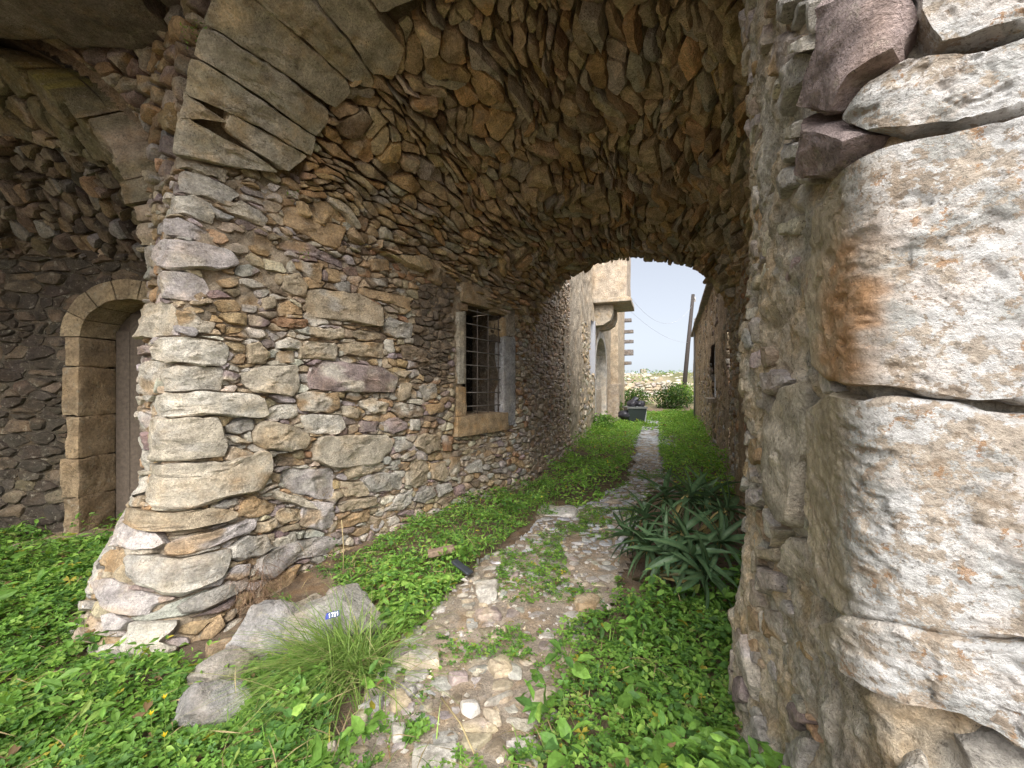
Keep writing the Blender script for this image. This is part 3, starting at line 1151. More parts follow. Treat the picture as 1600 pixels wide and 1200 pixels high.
hx, hz = WW / 2, WH / 2
pt = [(*wbox(-hx - .02, hx + .02, -hz - .02, hz + .02, -.62, -.58), (.02, .018, .016)),  # dimness inside the opening put into back and reveal colours
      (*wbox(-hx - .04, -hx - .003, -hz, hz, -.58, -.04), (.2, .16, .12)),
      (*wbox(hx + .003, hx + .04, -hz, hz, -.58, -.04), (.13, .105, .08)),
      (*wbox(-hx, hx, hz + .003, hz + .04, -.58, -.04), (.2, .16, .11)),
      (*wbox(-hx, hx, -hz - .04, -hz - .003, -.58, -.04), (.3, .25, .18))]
V_, F_, T_ = join(pt)
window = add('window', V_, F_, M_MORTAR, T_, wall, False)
sill = add('sill', *wrough(-hx - .20, hx + .10, -hz - .27, -hz, -.2, .06, 8, .02, .02, 1), M_VOUS, (.45, .33, .2), window, True, 40)
add('lintel', *wrough(-hx - .10, hx * .35, hz + .01, hz + .28, -.2, .05, 7, .02, .025, 2), M_VOUS, (.47, .37, .25), window, True, 40)
add('lintel', *wrough(hx * .37, hx + .22, hz - .03, hz + .24, -.2, .03, 6, .02, .025, 3), M_VOUS, (.37, .30, .2), window, True, 40)
add('jamb', *wrough(-hx - .17, -hx - .06, -hz + .42, hz - .13, -.22, .045, 7, .008, .012, 4), M_PLASTER, (.56, .52, .43), window, True, 40)
add('jamb', *wrough(-hx - .055, -hx, -hz + .42, hz - .1, -.25, .02, 6, .008, .012, 14), M_PLASTER, (.46, .41, .33), window, True, 40)
add('jamb', *wrough(-hx - .18, -hx, -hz + .005, -hz + .39, -.22, .03, 6, .02, .02, 5), M_VOUS, (.42, .31, .19), window, True, 40)
add('jamb', *wrough(-hx - .16, -hx + .03, hz - .1, hz + .0, -.22, .03, 5, .02, .02, 6), M_VOUS, (.38, .28, .18), window, True, 40)
add('jamb', *wrough(hx, hx + .1, hz - .36, hz - .06, -.3, .02, 6, .02, .02, 7), M_VOUS, (.48, .38, .25), window, True, 40)
add('cement_jamb', *wrough(hx, hx + .33, -hz - .22, hz - .34, -.15, .035, 10, .02, .03, 8), M_PLASTER, (.40, .40, .41), window, True, 40)
add('cement_jamb', *wrough(hx + .08, hx + .32, hz - .34, hz + .12, -.15, .03, 8, .02, .03, 9), M_PLASTER, (.38, .345, .29), window, True, 40)
for k in range(3):
    x0 = -hx + .02 + k * .17
    add('shutter_board', *wbox(x0, x0 + .155, -hz + .01, hz - .35 + .1 * (k % 2), -.50 - .01 * k, -.475 - .01 * k), M_WOOD, np.array((.022, .021, .02)) * (1, .8, 1.5)[k], window, False)  # boards near black: interior shade painted into them
for k in range(8):
    zz = -hz + .12 + k * (WH - .14) / 7.2
    add('grille_bar', *tube([WC + AX * (-hx - .01) + AZ * zz - AY * .03, WC + AX * (hx + .01) + AZ * (zz - .01) - AY * .03], .008), M_IRON, (.22, .20, .18), window)
for k in range(4):
    xx = -hx + .06 + k * (WW - .1) / 3.0
    add('grille_bar', *tube([WC + AX * xx - AZ * (hz - .01) - AY * .04, WC + AX * xx + AZ * (hz - .02) - AY * .04], .009), M_IRON, (.18, .15, .13), window)

# ------------------------------------------------------------------ arch ring at the near mouth
z6 = ((180, 0), 4)
arch = thing('stone_arch', 'front arch ring of long dressed stones mottled with lichen above the corner pier', 'arch', (-.8, 1.95, 3.0))
VO = [[(1275, 10), (1440, 190), (1600, 430), (1740, 430), (1800, 260), (1650, 80), (1560, -60), (1300, -120)],
      [(930, 0), (1160, 210), (1450, 470), (1580, 520), (1600, 470), (1430, 200), (1250, 0), (1100, -160), (900, -200), (820, -120)],
      [(840, 30), (750, 130), (765, 245), (1000, 410), (1360, 650), (1450, 555), (1440, 490), (1160, 225), (925, 10)],
      [(760, 270), (680, 330), (650, 405), (890, 590), (1230, 830), (1300, 740), (1310, 665), (1150, 545), (1000, 425)],
      [(640, 420), (520, 540), (505, 560), (680, 680), (860, 770), (1200, 960), (1225, 845), (890, 605)],
      [(490, 580), (440, 700), (620, 815), (685, 760), (695, 695)],
      [(700, 705), (685, 810), (830, 930), (1060, 1070), (1180, 965), (860, 785)],
      [(430, 715), (360, 930), (480, 995), (700, 1045), (1000, 1075), (830, 945), (660, 825), (560, 790)]]
built = []
r = np.random.default_rng(5)
tmax = 0
for p in VO:
    o = RING.at(zpoly(z6[0], z6[1], p))
    o[:, 0] = np.where(o[:, 0] < .26, -.03, o[:, 0])          # every voussoir reaches the front face
    tmax = max(tmax, o[:, 1].max())
    q = ccw(resample(o, 56))
    q = .12 * np.roll(q, 1, 0) + .76 * q + .12 * np.roll(q, -1, 0)
    q = q.mean(0) + (q - q.mean(0)) * 1.045
    built.append(build_stone(RING, q, r, .06 + r.uniform(-.006, .01), .34, np.array((.49, .44, .345)) * r.uniform(.94, 1.06), 2, 1.1, .22, .012, (.42, .385, .285), .2))
t = tmax + .01
while t < T_V - .9:
    w = r.uniform(.27, .4)
    q = resample([(-.02 + r.uniform(-.03, .03), t), (.85 + r.uniform(-.08, .15), t), (.85 + r.uniform(-.08, .15), t + w - .015), (-.02 + r.uniform(-.03, .03), t + w - .015)], 40)
    built.append(build_stone(RING, ccw(q), r, .06 + r.uniform(-.006, .01), .34, np.array((.49, .44, .345)) * r.uniform(.94, 1.06), 2, 1.1, .22, .012, (.42, .385, .285), .2))
    t += w
emit(arch, built, M_VOUS, 'voussoir')
backing(RING, 0.02, .9, .02, T_V - .02, .04, ALL, -.03, .03, (.2, .16, .1), M_MORTAR, arch)

# ------------------------------------------------------------------ the rubble vault
vault = thing('rubble_vault', 'rough barrel vault of long hanging rubble stones roofing the passage', 'vault', (.6, 4.6, 2.8))
r = np.random.default_rng(7)
seeds = rows_seeds(r, 0, T_V, -.1, S_V, lambda u, v: .105, .5)          # rows run along the vault
seeds = []
tt = 0.0
while tt < T_V:
    w = r.uniform(.045, .135)
    s = -r.uniform(0, .3)
    while s < S_V + .2:
        ln = w * r.uniform(1.8, 5)
        seeds.append((s + ln / 2, tt + w / 2 + r.uniform(-.55, .55) * w))
        if r.random() < .3:
            seeds.append((s + ln * r.random(), tt + w * r.uniform(.5, 1.2)))
        s += ln
    tt += w
seeds = np.array(seeds)
seeds = with_big(r, seeds, 90, .085, 2.6)
vmask = lambda U, V: (U < S_V - .06 + .09 * vnoise(np.stack([V * 6, 0 * V, 0 * V], -1), 5))
cells = fill_cells(r, 0.05, S_V + .05, .02, T_V - .02, .015, [], vmask, seeds, 2.6, warp=.09)
built = []
for c in cells:
    m = c.mean(0)
    P = VAULT.P(m[0], m[1])
    ext = (c.max(0) - c.min(0)) * F / max(P[1], .3)
    q = proj(P)
    if not (-300 < q[0] < 1900 and -500 < q[1] < 900):
        lod = 0
    else:
        lod = 0 if ext.max() < 14 else (1 if ext.max() < 80 else 2)
    o = star_outline(c, (12, 20, 28)[lod], .015, .007, r)
    if o is None:
        continue
    t, b2 = stone_tint(r, 'ttobtgtogt')
    h = max(0.0, r.normal(.04, .04)) + (.06 if r.random() < .14 else 0)
    if m[0] > S_V - .45:
        h *= .6
    built.append(build_stone(VAULT, o, r, h, .10, t * np.array((1.24, 1.16, 1.0)), lod, 1.4, 1.5, .012, b2 * .95, .1))
emit(vault, built, M_VAULT, 'stone', 'rubble')
backing(VAULT, -.05, S_V - .02, .02, T_V - .02, .04, ALL, -.05, .06, (.15, .112, .07), M_MORTAR, vault)
# the mass of the vault above and its far face
sv = np.linspace(-.5, S_V + .02, 24)
tv = np.linspace(-.3, T_V + .3, 40)
Vv = []
for s in sv:
    for t in tv:
        ti = np.clip(t, .03, T_V - .03)
        p = VAULT.P(s, ti)
        n = VAULT.N(max(s, 0), ti)
        Vv.append(p - n * (.12 if s > 0 else .1))
for s in sv:
    for t in tv:
        ti = np.clip(t, .03, T_V - .03)
        p = VAULT.P(s, ti)
        e = p - VAULT.N(max(s, 0), ti) * .8
        Vv.append(np.array([e[0], e[1], max(e[2], 5.3) if .1 < ti < T_V - .1 else 5.3]))
nt, ns = len(tv), len(sv)
Fv = []
for i in range(ns - 1):
    for j in range(nt - 1):
        Fv.append((i * nt + j, i * nt + j + 1, (i + 1) * nt + j + 1, (i + 1) * nt + j))
        b0 = ns * nt
        Fv.append((b0 + i * nt + j, b0 + (i + 1) * nt + j, b0 + (i + 1) * nt + j + 1, b0 + i * nt + j + 1))
for i in (0, ns - 1):
    for j in range(nt - 1):
        Fv.append((i * nt + j, i * nt + j + 1, ns * nt + i * nt + j + 1, ns * nt + i * nt + j))
add('vault_mass', np.array(Vv), Fv, M_MORTAR, (.25, .2, .14), vault, False)

# ------------------------------------------------------------------ spandrel over the left pier
fc_curve, fc_s = plan_curve([(-6.8, 3.37), D_, C_, K_], .07, 1)
U2D, U2C = fc_s[1], fc_s[2]


def fc_fn(u, v):
    x, y, nx, ny = fc_curve(u)
    out = .03 * vnoise(np.stack([u * 1.1, v * 1.3, 0 * u + 5], -1), 12)
    return np.stack([x + nx * out, y + ny * out, v + 0 * x], -1)


FC = Surf(fc_fn, .5, fc_s[3], 2.5, 5.6)
AC_X, AC_HW, AC_Z, AC_R = -4.9, 1.9, 2.65, 1.7


def fc_mask(U, V, grow=0.0):
    a = ((U - (U2D - 1.9)) / (AC_HW + .30 - grow)) ** 2 + (np.maximum(V - AC_Z, 0) / (AC_R + .32 - grow)) ** 2 < 1
    cr = .5 * (U2C + fc_s[3])
    hw = .5 * (fc_s[3] - U2C)
    b = ((U - cr) / (hw + .17 - grow)) ** 2 + (np.maximum(V - 3.0, 0) / (1.46 + .24 - grow)) ** 2 < 1
    lowv = np.where((U > U2D - .12) & (U < U2C + .1), 3.1, 3.0)
    return ~a & ~b & (V > lowv - grow)


spandrel = thing('spandrel_wall', 'rough rubble filling between the two arch rings above the corner pier', 'wall', (-2.7, 3.2, 3.1))
r = np.random.default_rng(9)
seeds = rows_seeds(r, 0.4, fc_s[3], 2.9, 5.6, lambda u, v: .15, 1.5)
cells = fill_cells(r, .4, fc_s[3], 2.9, 5.6, .015, [], fc_mask, seeds, 1.5)
built = []
for c in cells:
    o = star_outline(c, 20, .015, .012, r)
    if o is None:
        continue
    t, b2 = stone_tint(r, 'tobgpco')
    built.append(build_stone(FC, o, r, r.uniform(0, .08), .12, t * .9, 1, 1.3, 1.3, .025, b2, .4))
emit(spandrel, built, M_VOUS, 'stone')
backing(FC, 0, fc_s[3], 2.6, 5.6, .04, lambda U, V: fc_mask(U, V, .1), -.05, .06, (.24, .19, .13), M_MORTAR, spandrel)
slabs = thing('slab_ceiling', 'dark ceiling of big flat slabs over the left recess at the top left', 'ceiling', (-4.2, 2.4, 4.3))
r = np.random.default_rng(10)
y = 3.3
k = 0
while y > .9:
    w = r.uniform(.42, .62)
    x = -7.0
    while x < -1.75 - (3.3 - y) * .12:
        ln = r.uniform(.9, 1.5)
        x1 = min(x + ln, -1.6 - (3.3 - y) * .12 + r.uniform(-.12, .05))
        if x1 - x > .3:
            add('slab', *rough_box(((x + x1) / 2, y - w / 2, 4.42 + r.uniform(-.05, .05)), (1, r.normal(0, .04), 0), (0, 1, 0), (0, 0, 1), x1 - x - .03, w - .03, .22, 16, .06, .025, 20 + k, 5),
                M_VOUS, np.array((.27, .235, .205)) * r.uniform(.8, 1.15), slabs, True, 40)
        x += ln
        k += 1
    y -= w
add('slab_bed', *obox((-4.45, 2.1, 4.66), (1, 0, 0), (0, 1, 0), (0, 0, 1), 5.1, 2.5, .2), M_MORTAR, (.2, .17, .13), slabs, False)
side = thing('unseen_shade_wall', 'added unseen wall shading the left recess from beyond the frame', 'wall', (-6.8, 1.6, 0))  # out-of-view wall added to keep light off the left recess
add('masonry', *rough_box((-6.95, 1.4, 2.2), (1, 0, 0), (0, 1, 0), (0, 0, 1), .5, 4.0, 5.2, 12, .06, .06, 5, 2), M_MORTAR, (.25, .2, .14), side, True, 40)

# ------------------------------------------------------------------ left recess: arch, back wall, door
T_R = 5.6


def rec_fn(s, t):
    s, t = np.broadcast_arrays(np.asarray(s, float), np.asarray(t, float))
    ph = np.pi * t / T_R
    k = np.clip(s / .93, -.1, 2.1)
    rr_ = AC_R * (1 - k) + .34 * k
    return np.stack([AC_X - AC_HW * np.cos(ph), 3.34 + s, AC_Z + np.maximum(rr_, .05) * np.sin(ph)], -1)


REC = Surf(rec_fn, -.05, .98, .02, T_R - .02)
if REC.N(np.array([.5]), np.array([2.5]))[0, 2] > 0:
    REC.flip = -1
recess = thing('recess_arch', 'dark mossy arch of the left recess with a yellow lichen patch', 'arch', (-4.9, 3.7, 2.65))
r = np.random.default_rng(13)
built = []
ylw = REC.at([(40, 78)])[0]


def ytint(uv, tt):
    d = np.hypot((uv[:, 0] - ylw[0]) * 1.1, uv[:, 1] - ylw[1])
    q_ = np.stack([uv[:, 0] * 9, uv[:, 1] * 9, 0 * d], 1)
    m = sstep(-.15, .25, fbm(q_ * .5, 3, 8))[:, None] * .6
    tt = tt * (1 - m) + np.array((.17, .155, .075)) * m                        # moss
    k = sstep(.26, .08, d + .1 * fbm(q_, 3, 2))[:, None] * .9
    return tt * (1 - k) + np.array((.42, .36, .07)) * k


seeds = with_big(r, rows_seeds(r, -.1, .4, 0, T_R, lambda u, v: .2, .9), 12, .2, .9)
cells = fill_cells(r, -.04, .36, .02, T_R - .02, .0125, [], ALL, seeds, .9)
for c in cells:
    o = star_outline(c, 30, .0125, .006, r)
    if o is None:
        continue
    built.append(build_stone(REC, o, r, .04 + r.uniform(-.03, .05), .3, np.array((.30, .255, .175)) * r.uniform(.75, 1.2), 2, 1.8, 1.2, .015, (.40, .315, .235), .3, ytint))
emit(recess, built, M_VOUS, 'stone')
seeds = rows_seeds(r, .3, 1.0, 0, T_R, lambda u, v: .13, .8)
cells = fill_cells(r, .33, .96, .02, T_R - .02, .0125, [], ALL, seeds, .8)
built = []
for c in cells:
    o = star_outline(c, 18, .015, .01, r)
    if o is None:
        continue
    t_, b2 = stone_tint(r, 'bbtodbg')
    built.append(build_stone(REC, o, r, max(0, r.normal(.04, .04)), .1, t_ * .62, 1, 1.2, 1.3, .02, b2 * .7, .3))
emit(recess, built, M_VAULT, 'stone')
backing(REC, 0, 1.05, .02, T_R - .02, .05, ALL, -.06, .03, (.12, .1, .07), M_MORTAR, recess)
vv_ = []
for y in (3.4, 5.2):
    for t in np.linspace(0, T_R, 24):
        p = rec_fn(np.array(0.0), np.array(t))
        vv_.append(np.array([p[0], y, p[2] + .25]))
    for t in np.linspace(0, T_R, 24):
        p = rec_fn(np.array(0.0), np.array(t))
        vv_.append(np.array([p[0], y, 5.5]))
ff_ = [(j, j + 1, 48 + j + 1, 48 + j) for j in range(23)] + [(24 + j, 24 + j + 1, 72 + j + 1, 72 + j) for j in range(23)]
add('arch_mass', np.array(vv_), ff_, M_MORTAR, (.2, .16, .11), recess, False)

DX, DHW, DZS, DR = -3.97, .49, 2.09, .39
BY = 4.27
BW = Surf(lambda u, v: np.stack([u + 0 * v, BY + .03 * vnoise(np.stack([u * 1.2, v * 1.2, 0 * u], -1), 4), v + 0 * u], -1), -7, -2.7, -.3, 4.6)


def door_mask(U, V, g=0.0):
    e = np.where(V < DZS, np.abs(U - DX) < DHW + g, ((U - DX) / (DHW + g)) ** 2 + ((V - DZS) / (DR + g)) ** 2 < 1)
    return ~e


bwall = thing('recess_wall', 'rubble wall tinted dark to hold shade, with an arched doorway inside the left recess', 'wall', (-4.8, 4.3, 0))
r = np.random.default_rng(15)
seeds = rows_seeds(r, -7, -2.7, -.2, 4.6, lambda u, v: .12, 1.9)
cells = fill_cells(r, -7, -2.7, -.2, 4.6, .015, [], lambda U, V: door_mask(U, V, .16), seeds, 1.9)
built = []
for c in cells:
    o = star_outline(c, 16, .015, .008, r)
    if o is None:
        continue
    t_, b2 = stone_tint(r, 'bddbd')  # deep shade of the recess put into the stone tints
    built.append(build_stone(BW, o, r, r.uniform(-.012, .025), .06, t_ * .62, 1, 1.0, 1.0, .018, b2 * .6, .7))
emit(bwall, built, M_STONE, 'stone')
backing(BW, -7, -2.7, -.3, 4.6, .04, lambda U, V: door_mask(U, V, .03), -.02, .025, (.10, .083, .06), M_MORTAR, bwall)  # mortar carries the same painted shade
zb = [-.1, .42, .83, 1.27, 1.78, 2.09]
for sx in (-1, 1):
    for k in range(5):
        w = (.16, .2, .14, .18, .15)[k]
        x = DX + sx * (DHW + w / 2)
        add('jamb_stone', *rough_box((x, BY + .15, (zb[k] + zb[k + 1]) / 2), (1, 0, 0), (0, 1, 0), (0, 0, 1), w, .41, zb[k + 1] - zb[k] - .008, 16, .035 if k < 2 else .022, .015, 40 + k, 7),
            M_PLASTER, np.array((.39, .29, .18)) * (.8, .9, 1, 1, 1.1)[k], bwall, True, 40)
for k in range(7):
    a0, a1 = math.pi * k / 7 + .012, math.pi * (k + 1) / 7 - .012
    b4, n = [], 4
    Vq, Fq = [], []
    for y in (BY - .05, BY + .352):
        for j in range(n + 1):
            a = a0 + (a1 - a0) * j / n
            for g in (0, .2):
                Vq.append((DX + math.cos(a) * (DHW + g), y, DZS + math.sin(a) * (DR + g)))
    m_ = 2 * (n + 1)
    for j in range(n):
        Fq += [(2 * j, 2 * j + 2, 2 * j + 3, 2 * j + 1), (m_ + 2 * j, m_ + 2 * j + 1, m_ + 2 * j + 3, m_ + 2 * j + 2),
               (2 * j, m_ + 2 * j, m_ + 2 * j + 2, 2 * j + 2), (2 * j + 1, 2 * j + 3, m_ + 2 * j + 3, m_ + 2 * j + 1)]
    Fq += [(0, 1, m_ + 1, m_), (2 * n, m_ + 2 * n, m_ + 2 * n + 1, 2 * n + 1)]
    Vq = np.array(Vq)
    Vq += .014 * np.stack([fbm(Vq * 6, 3, 1), fbm(Vq * 6, 3, 2), fbm(Vq * 6, 3, 3)], 1)
    add('arch_stone', Vq, Fq, M_PLASTER, np.array((.40, .31, .195)) * (1 + .1 * math.sin(k * 2.3)), bwall, False)
door_v = np.array([(DX - DHW - .1, BY + .36, -.1), (DX + DHW + .1, BY + .36, -.1), (DX + DHW + .1, BY + .36, DZS)] +
                  [(DX + (DHW + .1) * math.cos(a), BY + .36, DZS + (DR + .1) * math.sin(a)) for a in np.linspace(.2, math.pi - .2, 10)] + [(DX - DHW - .1, BY + .36, DZS)])
nd = len(door_v)
dv2 = np.concatenate([door_v, door_v + np.array([0, .05, 0])])
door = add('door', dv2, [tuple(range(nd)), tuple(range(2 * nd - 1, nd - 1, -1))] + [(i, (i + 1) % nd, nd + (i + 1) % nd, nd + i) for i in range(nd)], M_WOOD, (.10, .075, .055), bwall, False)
for k in range(6):
    x0 = DX - DHW + .01 + k * .163
    xm = x0 + .08 - DX
    top = DZS + DR * math.sqrt(max(0, 1 - (min(abs(xm) + .07, DHW * .999) / DHW) ** 2)) - .01
    add('plank', *obox((x0 + .077, BY + .345 - .004 * (k % 2), (top - .08) / 2), (1, 0, 0), (0, 1, 0), (0, 0, 1), .152, .025, top + .08), M_WOOD, np.array((.125, .098, .075)) * (1 + .2 * math.sin(k * 3.1)), door, False)  # planks darkened: shadow over the door is in their colour
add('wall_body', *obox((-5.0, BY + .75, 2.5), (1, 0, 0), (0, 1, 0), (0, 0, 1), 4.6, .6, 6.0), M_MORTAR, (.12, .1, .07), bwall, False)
add('threshold', *rough_box((DX - .2, BY - .12, -.02), (1, 0, 0), (0, 1, 0), (0, 0, 1), 1.3, .5, .16, 8, .02, .03, 77), M_VOUS, (.3, .235, .16), bwall, True, 40)

# ------------------------------------------------------------------ right pier
F0 = (K_[0] + .83 * 1.2, K_[1] - .556 * 1.2)
rp_curve, rp_s = plan_curve([F0, K_, E_, (1.62, 2.15)], .03, -1)
U_K, U_E = rp_s[1], rp_s[2]


def rp_fn(u, v):
    x, y, nx, ny = rp_curve(u)
    out = .07 * np.clip(1 - v / 1.2, 0, 2) * sstep(U_K + .3, U_E, u) + (.004 + .02 * sstep(U_K, U_K + .3, u)) * vnoise(np.stack([u * 2.1, v * 2.3, 0 * u], -1), 15)
    return np.stack([x + nx * out, y + ny * out, v + 0 * x], -1)


RP = Surf(rp_fn, 0.1, rp_s[3], -.3, 4.2, flip=-1)
pier = thing('stone_pier', 'pale lichened pier of huge whitish blocks close at the right', 'pier', (1.1, 1.2, 0))
q1, q3, q4 = ((1140, 0), 3.478), ((1140, 570), 3.478), ((1140, 855), 3.478)
WH1 = np.array((.54, .535, .52))


def white_tint(uv, t, seed=0, rust=1.0):
    p = np.stack([uv[:, 0] * 1.0, uv[:, 1] * 1.6, 0 * uv[:, 0] + seed * 3.1], 1)
    a = fbm(p * 7, 5, 50 + seed, .62)
    b = fbm(p * 11 + 9, 5, 60 + seed, .65)
    c_ = fbm(p * 4 + 5, 4, 70 + seed, .6)
    t = np.tile(WH1, (len(uv), 1))
    k = sstep(.02, .22, c_)[:, None]
    t = t * (1 - .4 * k) + np.array((.52, .52, .50)) * .4 * k
    k = sstep(.02, .2, a)[:, None]
    t = t * (1 - .4 * k) + np.array((.58, .50, .43)) * .4 * k
    k = sstep(.2, .32, b)[:, None] * rust
    t = t * (1 - .2 * k) + np.array((.50, .38, .28)) * .2 * k
    s = sstep(U_K - .03, U_K + .09, uv[:, 0] + .04 * a)[:, None]               # the flank is under old render
    f = np.array((.42, .36, .25)) * (1 + .5 * b)[:, None]
    return t * (1 - s) + f * s


def rust_flank(uv, t):
    t = white_tint(uv, t, 1, .6)
    k = sstep(.28, .1, np.hypot((uv[:, 0] - RUSTC[0]) * 1.4, (uv[:, 1] - RUSTC[1]) * .8) + .07 * fbm(np.stack([uv[:, 0] * 12, uv[:, 1] * 12, 0 * uv[:, 0]], 1), 3, 3))[:, None] * (.75 + .5 * fbm(np.stack([uv[:, 0] * 30, uv[:, 1] * 30, 0 * uv[:, 0]], 1), 3, 9))[:, None].clip(.1, .95) * sstep(U_K - .05, U_K + .02, uv[:, 0] + .03 * fbm(np.stack([uv[:, 0] * 14, uv[:, 1] * 14, 0 * uv[:, 0]], 1), 3, 6))[:, None]
    return t * (1 - k) + np.array((.42, .24, .115)) * k


RUSTC = RP.at([(1352, 530)])[0]
RB = [([(1425, -60), (1424, 58), (1437, 88), (1452, 106), (1500, 96), (1600, 72), (1780, 20), (1800, -80)], 'W', .10),
      ([(1362, 180), (1382, 138), (1413, 116), (1500, 112), (1600, 80), (1780, 30), (1790, 165), (1640, 178), (1560, 198), (1485, 212), (1412, 222), (1380, 212)], 'W', .07),
      ([(1308, 312), (1345, 268), (1400, 238), (1470, 226), (1560, 206), (1640, 186), (1780, 170), (1780, 655), (1600, 622), (1510, 628), (1400, 606), (1335, 597), (1300, 570), (1285, 450)], 'R', .06),
      ([(1290, 640), (1330, 614), (1400, 624), (1500, 634), (1600, 645), (1790, 680), (1790, 1005), (1600, 980), (1400, 958), (1350, 965), (1318, 940), (1296, 880), (1283, 800)], 'W', .055),
      ([(1345, 1038), (1318, 990), (1360, 972), (1400, 966), (1600, 990), (1790, 1015), (1800, 1250), (1600, 1143), (1480, 1085)], 'W', .085)]
for pts, key, h in [([(730, -60), (1020, -60), (990, 230), (1000, 370), (850, 450), (770, 630), (600, 570), (640, 380), (700, 230)], 'p', .09),
                    ([(560, 580), (600, 580), (760, 640), (860, 760), (790, 900), (700, 960), (560, 990), (535, 900), (550, 700)], 'p', .09),
                    ([(430, 990), (500, 700), (545, 690), (530, 1000)], 'g', .04),
                    ([(330, 560), (360, 350), (430, 285), (490, 290), (470, 420), (380, 520), (340, 640)], 'g', .05),
                    ([(430, 220), (500, 170), (510, 260), (430, 270)], 'w', .05), ([(590, 180), (630, -20), (720, -20), (700, 110), (650, 190)], 'o', .06),
                    ([(500, 160), (500, -20), (555, -20), (520, 170)], 'g', .04), ([(320, 100), (330, -20), (420, -20), (380, 80), (345, 140)], 'g', .05),
                    ([(360, 690), (440, 640), (430, 740), (360, 750)], 'w', .04), ([(330, 770), (460, 760), (440, 850), (350, 880)], 'g', .04),
                    ([(290, 1030), (350, 890), (430, 900), (420, 1000), (300, 1080)], 'g', .04), ([(270, 230), (330, 160), (420, 200), (390, 300), (330, 400), (270, 420)], 'o', .03),
                    ([(550, 430), (610, 430), (590, 560), (530, 560)], 'c', .03)]:
    RB.append((zpoly(*q1, pts), key, h))
for pts, key, h in [([(380, 90), (480, 80), (500, 200), (520, 480), (480, 560), (440, 900), (380, 900), (290, 780), (230, 500), (240, 300), (330, 180)], 'V', .06),
                    ([(340, 990), (400, 930), (560, 960), (640, 1180), (560, 1300), (340, 1150)], 'c', .03), ([(230, 40), (330, 20), (390, 70), (320, 170), (240, 160)], 'l', .05),
                    ([(160, 500), (200, 450), (215, 530), (170, 545)], 'o', .04), ([(110, 690), (200, 670), (235, 710), (200, 770), (110, 760)], 'l', .04),
                    ([(220, 780), (290, 860), (300, 960), (240, 930)], 'w', .04), ([(200, 1060), (180, 1000), (320, 1000), (320, 1070)], 'c', .05), ([(290, 870), (370, 900), (300, 1000), (330, 930)], 'c', .05)]:
    RB.append((zpoly(*q3, pts), key, h))
for pts, key, h in [([(170, 90), (320, 150), (310, 250), (200, 260)], 'l', .05), ([(205, 345), (300, 345), (315, 520), (220, 500)], 'o', .04),
                    ([(70, 520), (130, 480), (200, 780), (160, 840), (80, 640)], 'l', .05), ([(330, 870), (400, 850), (470, 960), (360, 1010)], 'p', .04),
                    ([(1190, 985), (1400, 955), (1640, 1090), (1660, 1300), (1300, 1240)], 'g', .03), ([(150, 560), (200, 580), (190, 640), (160, 630)], 'l', .04),
                    ([(280, 540), (320, 520), (325, 640), (290, 640)], 'g', .0), ([(60, 700), (110, 700), (120, 850), (70, 860)], 'p', .04), ([(160, 930), (190, 920), (230, 1080), (180, 1070)], 'l', .04),
                    ([(40, 1050), (90, 1000), (80, 1230), (30, 1230)], 'c', .04), ([(350, 1060), (470, 1040), (480, 1260), (370, 1260)], 'g', .04), ([(950, 1120), (1040, 1100), (1080, 1160), (1000, 1230), (900, 1200)], 'g', .03)]:
    RB.append((zpoly(*q4, pts), key, h))
r = np.random.default_rng(17)
rtr, built_w, built = [], [], []
for i, (pts, key, h) in enumerate(RB):
    o = ccw(RP.at(pts))
    rtr.append(o)
    if key in 'WR':
        q = resample(o, 180)
        q = q.mean(0) + (q - q.mean(0)) * 1.012
        fn = rust_flank if key == 'R' else (lambda uv, t, i=i: white_tint(uv, t, i, 1.0 if i != 0 else .25))
        built_w.append(build_stone(RP, q, r, h * .5 + .02, .2, WHITE, 3, 1.0, .05, .008, None, .0, fn))
    else:
        q = resample(o, 40)
        q = .2 * np.roll(q, 1, 0) + .6 * q + .2 * np.roll(q, -1, 0)
        base = np.array(PAL[key] if key != 'V' else (.47, .425, .33)) * (1 + r.normal(0, .05))
        _, b2 = stone_tint(r, 'cgtl' if key != 'p' else 'p')
        built.append(build_stone(RP, q, r, h, .12, base, 2, .9, 1.0, .02, b2, .3))
seeds = rows_seeds(r, 0, rp_s[3], -.3, 4.3, lambda u, v: .10, 1.2)
cells = fill_cells(r, 0.1, rp_s[3], -.3, 4.3, .01, rtr, lambda U, V: (U > U_K + .12), seeds, 1.5, 5e-4)
for c in cells:
    m = c.mean(0)
    if r.random() < (.82 if m[0] < U_E - .5 else .5):
        continue
    o = star_outline(c, 20, .01, .006, r)
    if o is None:
        continue
    t_, b2 = stone_tint(r, 'cgltcow')
    built.append(build_stone(RP, o, r, r.uniform(.0, .03), .07, t_, 1, 1.1, .8, .012, b2, .4))
emit(pier, built_w, M_WHITE, 'block', sharp=55)
emit(pier, built, M_STONE, 'stone')


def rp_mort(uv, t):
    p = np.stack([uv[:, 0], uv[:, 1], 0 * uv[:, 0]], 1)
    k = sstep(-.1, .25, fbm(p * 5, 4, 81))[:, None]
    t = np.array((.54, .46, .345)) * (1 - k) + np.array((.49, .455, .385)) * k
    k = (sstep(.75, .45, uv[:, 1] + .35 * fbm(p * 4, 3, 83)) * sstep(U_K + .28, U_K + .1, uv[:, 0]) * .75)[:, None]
    return t * (1 - k) + np.array((.14, .11, .08)) * k


